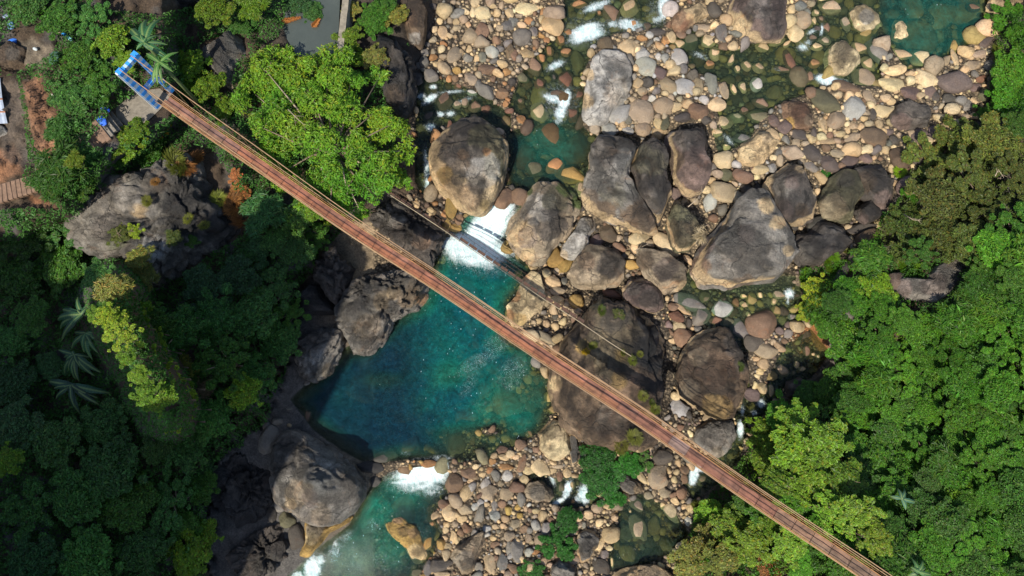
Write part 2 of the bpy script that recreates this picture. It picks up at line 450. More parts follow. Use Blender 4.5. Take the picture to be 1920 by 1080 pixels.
# ------------------------------------------------------------------ terrain
def axis(a, b, st, lo, hi):
    core = np.arange(a, b+1, st)
    neg = a - np.cumsum(np.geomspace(st*2, (a-lo)*0.25, 14)); pos = b + np.cumsum(np.geomspace(st*2, (hi-b)*0.25, 14))
    return np.concatenate([neg[::-1], core, pos])
gx = axis(-240, 2160, 5, -4000, 6000); gy = axis(-240, 1250, 5, -1000, 3600)
gy = gy[gy > -1050]
GX, GY = np.meshgrid(gx, gy)
GZ = ground(GX, GY)
far = smooth((np.maximum(np.maximum(-GX-60, GX-1980), np.maximum(-GY-60, GY-1140)))/1500)
GZ = GZ + far*np.where(GX < 950, 6, 9)
TV = P(GX.ravel(), GY.ravel(), GZ.ravel())
nx, ny = len(gx), len(gy)
ii = np.arange(nx*ny).reshape(ny, nx)
TF = np.stack([ii[:-1, :-1].ravel(), ii[1:, :-1].ravel(), ii[1:, 1:].ravel(), ii[:-1, 1:].ravel()], -1)
# ground cover colour: sand and gravel in the bed, soil and rock on the banks
X, Y = GX.ravel(), GY.ravel()
dR = sdf(RIVER, X, Y); cz, dW = carve(X, Y)
n_a = fbm2(X/60, Y/60, 31, 4); n_b = fbm2(X/14, Y/14, 37, 3)
sand = np.array([.33,.25,.155]); mud = np.array([.11,.08,.05]); soil = np.array([.075,.05,.03]); rockc = np.array([.10,.092,.083]); bedc = np.array([.17,.16,.085])
def lerp(a, b, k): return a*(1-k[:, None]) + b*k[:, None]
tint = np.tile(sand, (len(X), 1))
tint = lerp(tint, np.array([.20,.15,.10]), smooth((n_a+0.1)/0.5)*0.7)
tint = lerp(tint, np.array([.10,.085,.07]), smooth((Y-430)/160)*0.55*(X > 1200))
tint = lerp(tint, mud, smooth((14-dW)/18)*0.85)
deepk = smooth(cz/0.9)
tint = lerp(tint, bedc*(1+0.8*n_b[:, None]), deepk)
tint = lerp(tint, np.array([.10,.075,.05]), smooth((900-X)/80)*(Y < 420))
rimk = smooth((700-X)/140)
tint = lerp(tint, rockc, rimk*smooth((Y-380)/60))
tint = lerp(tint, lerp(np.tile(soil, (len(X), 1)), rockc, smooth((n_a)/0.3)), smooth((dR+3)/12))
tint = lerp(tint, bedc*(1+0.8*n_b[:, None])*np.array([.9, .85, .9]), deepk*(dR < 0)*smooth((X-520)/60))
def patch(poly, c, k, soft=12):
    global tint
    d = sdf(poly, X, Y) + n_b*14
    tint = lerp(tint, np.array(c), smooth(-d/soft+0.3)*k)
patch([(38,150),(75,140),(100,180),(120,250),(125,330),(75,330),(60,260),(48,200)], (.30,.15,.08), .85)
patch([(-60,290),(30,270),(45,300),(40,330),(0,345),(-60,350)], (.33,.16,.08), .9)
patch([(50,365),(100,370),(112,392),(60,385)], (.32,.14,.06), .85)
patch([(30,90),(60,70),(110,90),(100,120),(50,130),(20,110)], (.22,.18,.13), .7)
patch([(80,10),(110,0),(110,60),(70,45)], (.17,.13,.09), .6)
patch([(0,150),(40,150),(60,260),(60,330),(0,290)], (.14,.11,.085), .7)
patch([(1480,620),(1530,605),(1556,650),(1530,700),(1490,690)], (.30,.12,.035), .9)
patch([(1150,960),(1250,940),(1290,1010),(1200,1060),(1150,1020)], (.28,.16,.05), .8)
patch([(840,870),(930,830),(990,850),(960,880),(860,890)], (.20,.15,.08), .8)
patch([(420,-20),(800,-20),(790,140),(740,230),(700,200),(560,100),(470,80)], (.05,.04,.03), .8)
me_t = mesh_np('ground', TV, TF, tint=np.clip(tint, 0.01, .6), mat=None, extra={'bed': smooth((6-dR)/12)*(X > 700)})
def ground_material():
    m, nt, out = new_mat('gorge_ground'); b = NB(nt)
    pos = b.n('ShaderNodeNewGeometry').outputs['Position']
    base = b.n('ShaderNodeAttribute', attribute_name='tint').outputs['Color']
    n1 = b.noise(pos, 1.1, 8, 0.7, 0.4); n2 = b.noise(pos, 6, 6, 0.7); n3 = b.noise(pos, 25, 4, 0.7)
    c = b.mix(1.0, base, b.ramp(n1, [(0.3, 0.5), (0.5, 1.0), (0.7, 1.5)]), 'MULTIPLY')
    c = b.mix(1.0, c, b.ramp(n2, [(0.3, 0.5), (0.5, 1.0), (0.7, 1.45)]), 'MULTIPLY')
    c = b.mix(0.8, c, b.ramp(n3, [(0.3, 0.5), (0.5, 1.0), (0.7, 1.4)]), 'MULTIPLY')
    vo = b.n('ShaderNodeTexVoronoi'); vo.inputs['Scale'].default_value = 3.6; nt.links.new(pos, vo.inputs['Vector'])
    sepc = b.n('ShaderNodeSeparateColor'); nt.links.new(vo.outputs['Color'], sepc.inputs[0])
    bed = b.n('ShaderNodeAttribute', attribute_name='bed').outputs['Fac']
    pc = b.mix(1.0, c, b.ramp(sepc.outputs[0], [(0.0, .45), (.5, 1.0), (1.0, 1.9)]), 'MULTIPLY')
    pc = b.mix(b.math('MULTIPLY', sepc.outputs[1], .5), pc, b.mix(1.0, pc, (1.0, .97, .95), 'MULTIPLY'))
    pc = b.mix(1.0, pc, b.ramp(vo.outputs['Distance'], [(0.25, 1.0), (0.5, .3)]), 'MULTIPLY')
    c = b.mix(bed, c, pc)
    h = b.math('ADD', b.math('MULTIPLY', n2, 0.7), b.math('MULTIPLY', n3, 0.3))
    h = b.math('ADD', h, b.math('MULTIPLY', b.math('MULTIPLY', vo.outputs['Distance'], bed), -1.2))
    bp = b.n('ShaderNodeBump', i_Strength=0.9, i_Distance=0.3, i_Height=h)
    bs = b.n('ShaderNodeBsdfPrincipled', i_Base_Color=c, i_Normal=bp.outputs[0], i_Roughness=0.85)
    nt.links.new(bs.outputs[0], out.inputs[0]); return m
me_t.materials.append(ground_material())
tag(link('ground', me_t), 'gorge ground of gravel bars, soil banks and the sunken river bed', kind='structure')

# ------------------------------------------------------------------ river water
FOAM = [(895,468,85,50,10,.42),(925,420,40,50,0,.4),(1100,60,60,30,0,.35),(1050,190,40,40,0,.35),(1240,20,30,40,0,.4),(800,895,70,35,0,.4),  # x, y, a, b, angle (deg, clockwise), strength
 (915,428,66,30,-52,1.9),(892,468,64,30,8,1.8),(850,470,30,20,60,1.0),(925,405,32,13,-70,1.5),(953,395,26,9,-50,1.0),(905,495,30,12,20,.75),(955,470,30,18,20,.6),
 (1103,60,36,17,-12,1.5),(1085,72,22,12,-20,1.1),(1118,12,30,9,-20,1.0),(1245,14,13,24,0,1.3),(1236,35,20,10,-20,.8),(1182,48,28,14,10,1.0),(1205,62,26,10,10,.7),(1150,45,15,8,0,.8),
 (1058,192,10,28,20,1.4),(1038,186,26,9,25,1.1),(1050,212,12,18,0,1.0),(1042,122,20,8,-25,1.0),(1045,228,8,10,0,.6),
 (806,186,18,7,-35,1.2),(790,180,10,8,0,.8),(850,172,28,4,-5,.8),(826,214,9,6,0,1.0),(845,213,10,7,0,1.0),(872,188,20,5,-20,.7),(808,238,12,8,10,1.1),(812,163,8,5,0,1),
 (800,315,6,40,-4,1.0),(803,345,9,12,0,1.1),
 (1552,150,24,11,12,1.5),(1570,152,22,6,8,1.0),(1506,88,12,9,0,.9),(1515,80,8,8,0,.7),(1312,104,18,6,20,.7),(1541,56,4,12,10,1.0),(1524,58,16,5,-30,.8),(1240,105,12,7,0,.6),
 (1365,262,14,6,50,.8),(1460,130,20,5,0,.25),
 (790,893,56,28,-8,1.5),(828,880,14,20,10,1.3),(758,884,20,10,10,1.1),(805,915,26,16,0,.8),(760,850,12,4,0,.4),(830,858,20,5,0,.7),
 (586,1066,16,24,10,1.6),(600,1050,10,12,0,1.0),(628,1030,14,24,10,.55),(650,1005,16,10,-40,.5),(560,1080,16,10,0,1.0),(700,985,14,16,30,.3),
 (1096,926,13,19,0,1.5),(1085,935,10,8,0,1.0),(1064,918,8,20,18,1.4),(1048,940,18,5,-25,1.2),(1036,900,5,14,-20,.9),
 (1301,892,9,20,14,1.5),(1310,878,12,7,20,1.1),(1269,885,8,5,0,1.0),(1388,805,7,18,0,1.3),(1392,770,5,12,0,.9),(1298,803,9,7,0,1.2),(1480,551,11,11,0,1.1),(1477,565,4,10,0,.8),(1427,757,9,10,0,.9),(1415,775,8,8,0,.7),
 (975,870,10,14,0,.5),(965,868,10,8,0,.4),(1210,865,4,4,0,.1),
 (905,672,60,16,-30,.34),(960,700,30,40,30,.30),(880,720,14,36,30,.26),(930,640,36,14,-20,.3),(900,760,50,20,0,.12),(850,600,60,60,0,.10),(800,640,60,50,0,.10),(790,710,60,40,0,.08)]
wx = np.arange(500, 1925, 3.0); wy = np.arange(-250, 1240, 3.0)
WX, WY = np.meshgrid(wx, wy)
wz = water_level(WX, WY)
dep = wz - ground(WX, WY)
foam = np.zeros_like(WX)
strk = fbm2(WX/11, WY/11, 71, 4, 0.6)
for (x, y, a, b_, ang, s) in FOAM:
    t = math.radians(ang); dx, dy = WX-x, WY-y
    u = (dx*math.cos(t)+dy*math.sin(t))/a; v = (-dx*math.sin(t)+dy*math.cos(t))/b_
    r = np.sqrt(u*u+v*v)
    stq = fbm2(u*1.1+x, v*max(1.0, b_/5.0)+y, 5, 4, .65); s = s*(1+.75*stq)
    foam = np.maximum(foam, s*smooth((1.55-r)/1.35))
calm = smooth((foam)/0.3)
wz2 = wz + calm*strk*0.10
_, dWW = carve(WX, WY)
keep = (dWW < 22)
vi = np.arange(WX.size).reshape(WX.shape)
kf = keep[:-1, :-1] & keep[1:, :-1] & keep[1:, 1:] & keep[:-1, 1:]
WF = np.stack([vi[:-1, :-1][kf], vi[1:, :-1][kf], vi[1:, 1:][kf], vi[:-1, 1:][kf]], -1)
used = np.unique(WF); remap = np.full(WX.size, -1); remap[used] = np.arange(len(used))
WV = P(WX.ravel()[used], WY.ravel()[used], wz2.ravel()[used])
turq = np.zeros_like(WX)     # milky turquoise of the plunge pools, browner in side waters; cut on the main pool's left to paint shade there
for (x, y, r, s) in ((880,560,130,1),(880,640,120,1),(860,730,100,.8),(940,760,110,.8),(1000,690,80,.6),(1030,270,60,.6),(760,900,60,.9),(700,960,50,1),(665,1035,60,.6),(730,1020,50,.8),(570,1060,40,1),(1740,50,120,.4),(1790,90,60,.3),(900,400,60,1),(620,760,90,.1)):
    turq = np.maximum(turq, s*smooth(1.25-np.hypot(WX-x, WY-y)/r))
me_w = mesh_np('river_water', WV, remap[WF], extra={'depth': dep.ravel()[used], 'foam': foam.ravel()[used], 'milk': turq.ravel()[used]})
def water_material():
    m, nt, out = new_mat('river_water'); b = NB(nt)
    pos = b.n('ShaderNodeNewGeometry').outputs['Position']
    A = lambda nm: b.n('ShaderNodeAttribute', attribute_name=nm).outputs['Fac']
    depth, foam_, milk = A('depth'), A('foam'), A('milk')
    n1 = b.noise(pos, 0.35, 4, 0.6, 0.5)
    d2 = b.math('ADD', depth, b.math('MULTIPLY', b.math('SUBTRACT', n1, 0.5), 1.6))
    # opacity of the water body by depth
    op = b.math('SUBTRACT', 1.0, b.math('POWER', 2.718, b.math('MULTIPLY', b.math('MAXIMUM', d2, 0.0), -0.38)), clamp=True)
    nt.nodes[-1].name = 'op'
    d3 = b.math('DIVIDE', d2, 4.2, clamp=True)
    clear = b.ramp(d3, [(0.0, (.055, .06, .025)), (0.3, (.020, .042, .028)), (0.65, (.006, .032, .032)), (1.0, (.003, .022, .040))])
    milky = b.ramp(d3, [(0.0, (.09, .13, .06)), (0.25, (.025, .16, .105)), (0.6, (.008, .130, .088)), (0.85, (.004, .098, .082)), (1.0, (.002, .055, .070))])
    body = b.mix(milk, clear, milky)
    n0 = b.noise(pos, 1.3, 6, 0.7, 1.0)
    body = b.mix(1.0, body, b.ramp(n0, [(0.3, 0.5), (0.5, 1.0), (0.7, 1.6)]), 'MULTIPLY')
    body = b.mix(1.0, body, b.ramp(b.noise(pos, 5.5, 6, 0.75, 1.2), [(0.32, 0.6), (0.5, 1.0), (0.68, 1.6)]), 'MULTIPLY')  # mottling painted into the body colour for caustics and ripple light
    tr = b.n('ShaderNodeBsdfTransparent'); tr.inputs[0].default_value = (0.72, 0.86, 0.74, 1)
    df = b.n('ShaderNodeBsdfDiffuse', i_Color=body)
    m1 = b.n('ShaderNodeMixShader', i_0=op); nt.links.new(tr.outputs[0], m1.inputs[1]); nt.links.new(df.outputs[0], m1.inputs[2])
    # ripples
    sq = b.n('ShaderNodeMapping'); sq.inputs['Scale'].default_value = (1.0, 0.45, 1.0); sq.inputs['Rotation'].default_value = (0, 0, 0.5); nt.links.new(pos, sq.inputs[0])
    r1 = b.noise(sq.outputs[0], 3.2, 5, 0.65, 0.9); r2 = b.noise(pos, 14, 3, 0.6, 0.3)
    rh = b.math('ADD', b.math('MULTIPLY', r1, 0.8), b.math('MULTIPLY', r2, 0.25))
    bp = b.n('ShaderNodeBump', i_Strength=0.6, i_Distance=0.12, i_Height=rh)
    gl = b.n('ShaderNodeBsdfGlossy', i_Normal=bp.outputs[0]); gl.inputs['Roughness'].default_value = 0.06
    fr = b.n('ShaderNodeFresnel', i_Normal=bp.outputs[0]); fr.inputs['IOR'].default_value = 1.33
    m2 = b.n('ShaderNodeMixShader', i_0=fr.outputs[0]); nt.links.new(m1.outputs[0], m2.inputs[1]); nt.links.new(gl.outputs[0], m2.inputs[2])
    # foam: streaky where strong, netted where thin, and loose specks drifting on the pool
    f1 = b.noise(sq.outputs[0], 3.2, 7, 0.75, 1.6); f2 = b.noise(pos, 11, 6, 0.75, 0.8)
    fn = b.math('ADD', b.math('MULTIPLY', f1, 0.6), b.math('MULTIPLY', f2, 0.4))
    fm = b.math('ADD', b.math('MULTIPLY', foam_, 0.62), b.math('SUBTRACT', fn, 0.5))
    fm = b.math('MULTIPLY', fm, b.math('GREATER_THAN', foam_, 0.01))
    fmask = b.ramp(fm, [(0.26, 0.0), (0.42, .35), (0.72, 0.95)])
    # thin lacy foam
    vo = b.n('ShaderNodeTexVoronoi', feature='DISTANCE_TO_EDGE'); vo.inputs['Scale'].default_value = 1.6; nt.links.new(pos, vo.inputs['Vector'])
    ds = b.n('ShaderNodeTexNoise'); ds.inputs['Scale'].default_value = 2.0; nt.links.new(pos, ds.inputs['Vector'])
    ad = b.n('ShaderNodeVectorMath', operation='ADD'); nt.links.new(pos, ad.inputs[0]); nt.links.new(ds.outputs['Color'], ad.inputs[1]); nt.links.new(ad.outputs[0], vo.inputs['Vector'])
    lace = b.ramp(b.noise(ad.outputs[0], 5.5, 8, 0.85, .6), [(0.50, 0.0), (0.60, 1.0)])
    lw = b.math('MULTIPLY', b.ramp(foam_, [(0.1, 0.0), (0.3, 0.6)]), lace)
    lw = b.math('MULTIPLY', lw, b.ramp(f2, [(0.42, 0.0), (0.6, 0.9)]))
    vs2 = b.n('ShaderNodeTexVoronoi'); vs2.inputs['Scale'].default_value = 3.0; nt.links.new(sq.outputs[0], vs2.inputs['Vector'])
    spk = b.ramp(vs2.outputs['Distance'], [(0.05, 1.0), (0.10, 0.0)])
    spk = b.math('MULTIPLY', spk, b.ramp(b.noise(pos, 0.25, 3, 0.6), [(0.44, 0.0), (0.56, 0.8)]))
    spk = b.math('MULTIPLY', spk, b.math('GREATER_THAN', milk, 0.35))
    allf = b.math('MAXIMUM', b.math('MAXIMUM', fmask, lw), spk, clamp=True)
    fb = b.n('ShaderNodeBump', i_Strength=0.7, i_Distance=0.25, i_Height=fn)
    fc = b.mix(b.ramp(fn, [(0.38, 1.0), (0.58, 0.0)]), (0.80, 0.83, 0.85), (0.35, 0.60, 0.62))
    fd = b.n('ShaderNodeBsdfDiffuse', i_Color=fc, i_Normal=fb.outputs[0])
    m3 = b.n('ShaderNodeMixShader', i_0=allf); nt.links.new(m2.outputs[0], m3.inputs[1]); nt.links.new(fd.outputs[0], m3.inputs[2])
    nt.links.new(m3.outputs[0], out.inputs[0]); return m
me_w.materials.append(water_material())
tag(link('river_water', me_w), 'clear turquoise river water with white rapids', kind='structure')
# still grey pond behind the weir
pz = 5.3
pp = [(538,-60),(640,-60),(633,102),(600,112),(556,104),(530,60)]
bm = bmesh.new(); bm.faces.new([bm.verts.new(P(x, y, pz)) for x, y in pp])
def pond_mat():
    m, nt, out = new_mat('still_grey_water'); b = NB(nt)
    pos = b.n('ShaderNodeNewGeometry').outputs['Position']
    n = b.noise(pos, 0.6, 5, 0.6)
    c = b.mix(n, (.045, .055, .05), (.085, .10, .09))
    bs = b.n('ShaderNodeBsdfPrincipled', i_Base_Color=c, i_Roughness=0.12)
    bp = b.n('ShaderNodeBump', i_Strength=0.15, i_Distance=0.05, i_Height=b.noise(pos, 5, 3)); nt.links.new(bp.outputs[0], bs.inputs['Normal'])
    nt.links.new(bs.outputs[0], out.inputs[0]); return m
tag(link('pond_water', bm_mesh('pond_water', bm, pond_mat())), 'still grey water held behind the narrow concrete wall', kind='structure')

# ------------------------------------------------------------------ forested mountainside out of frame that shades the left bank
UQ = SUN_AZ; UP = np.array([UQ[1]*-1, UQ[0]]); UP = np.array([-UQ[1], UQ[0]])   # across the sun's direction
TIPS = [(-500,430),(0,430),(150,500),(322,540),(400,410),(450,350),(560,435),(640,478),(700,480),(690,600),(640,720)]  # where the shade ends; the added slope's crest is shaped from these
sq_ = []
for (x, y) in TIPS:
    z = gz(min(max(x, -30), 1950), y); p = P(x, y, z)
    sq_.append((float(p[:2]@UP), float(p[:2]@UQ), z))
sq_.sort()
S_, Q_, Z_ = map(np.array, zip(*sq_))
ms = np.linspace(S_[0]-60, S_[-1]+2.0, 120); QC = 44.0
L = QC - np.interp(ms, S_, Q_)
Hc = np.interp(ms, S_, Z_) + L*math.tan(SUN_EL)
Hc = Hc + fbm2(ms/2.2, ms*0+3, 5, 3)*3.0
Hc = Hc - 60*smooth((ms-(S_[-1]))/2.0)
rows = [(-9, 0.0), (-7, .25), (-4, .62), (-1.5, .88), (0, 1.0), (6, 1.0), (20, .95), (60, .7), (120, .2), (140, -.05)]
MV = []
for (dq, k) in rows:
    q = QC + dq; hz = 5 + (Hc-5)*k + fbm2(ms/4, ms*0+dq, 8, 3)*1.5*(0 < k < 1)
    xy = ms[:, None]*UP + q*UQ
    MV.append(np.concatenate([xy, hz[:, None]], 1))
MV = np.concatenate(MV); nm = len(ms); mi = np.arange(len(MV)).reshape(len(rows), nm)
MF = np.stack([mi[:-1, :-1].ravel(), mi[1:, :-1].ravel(), mi[1:, 1:].ravel(), mi[:-1, 1:].ravel()], -1)
tag(link('shade_mountain', mesh_np('shade_mountain', MV, MF, mat=simple('wooded_slope', (.04, .07, .02), 0.9, 0, 1.5, .6))), 'unseen steep wooded mountainside added to shade the left bank', kind='structure')
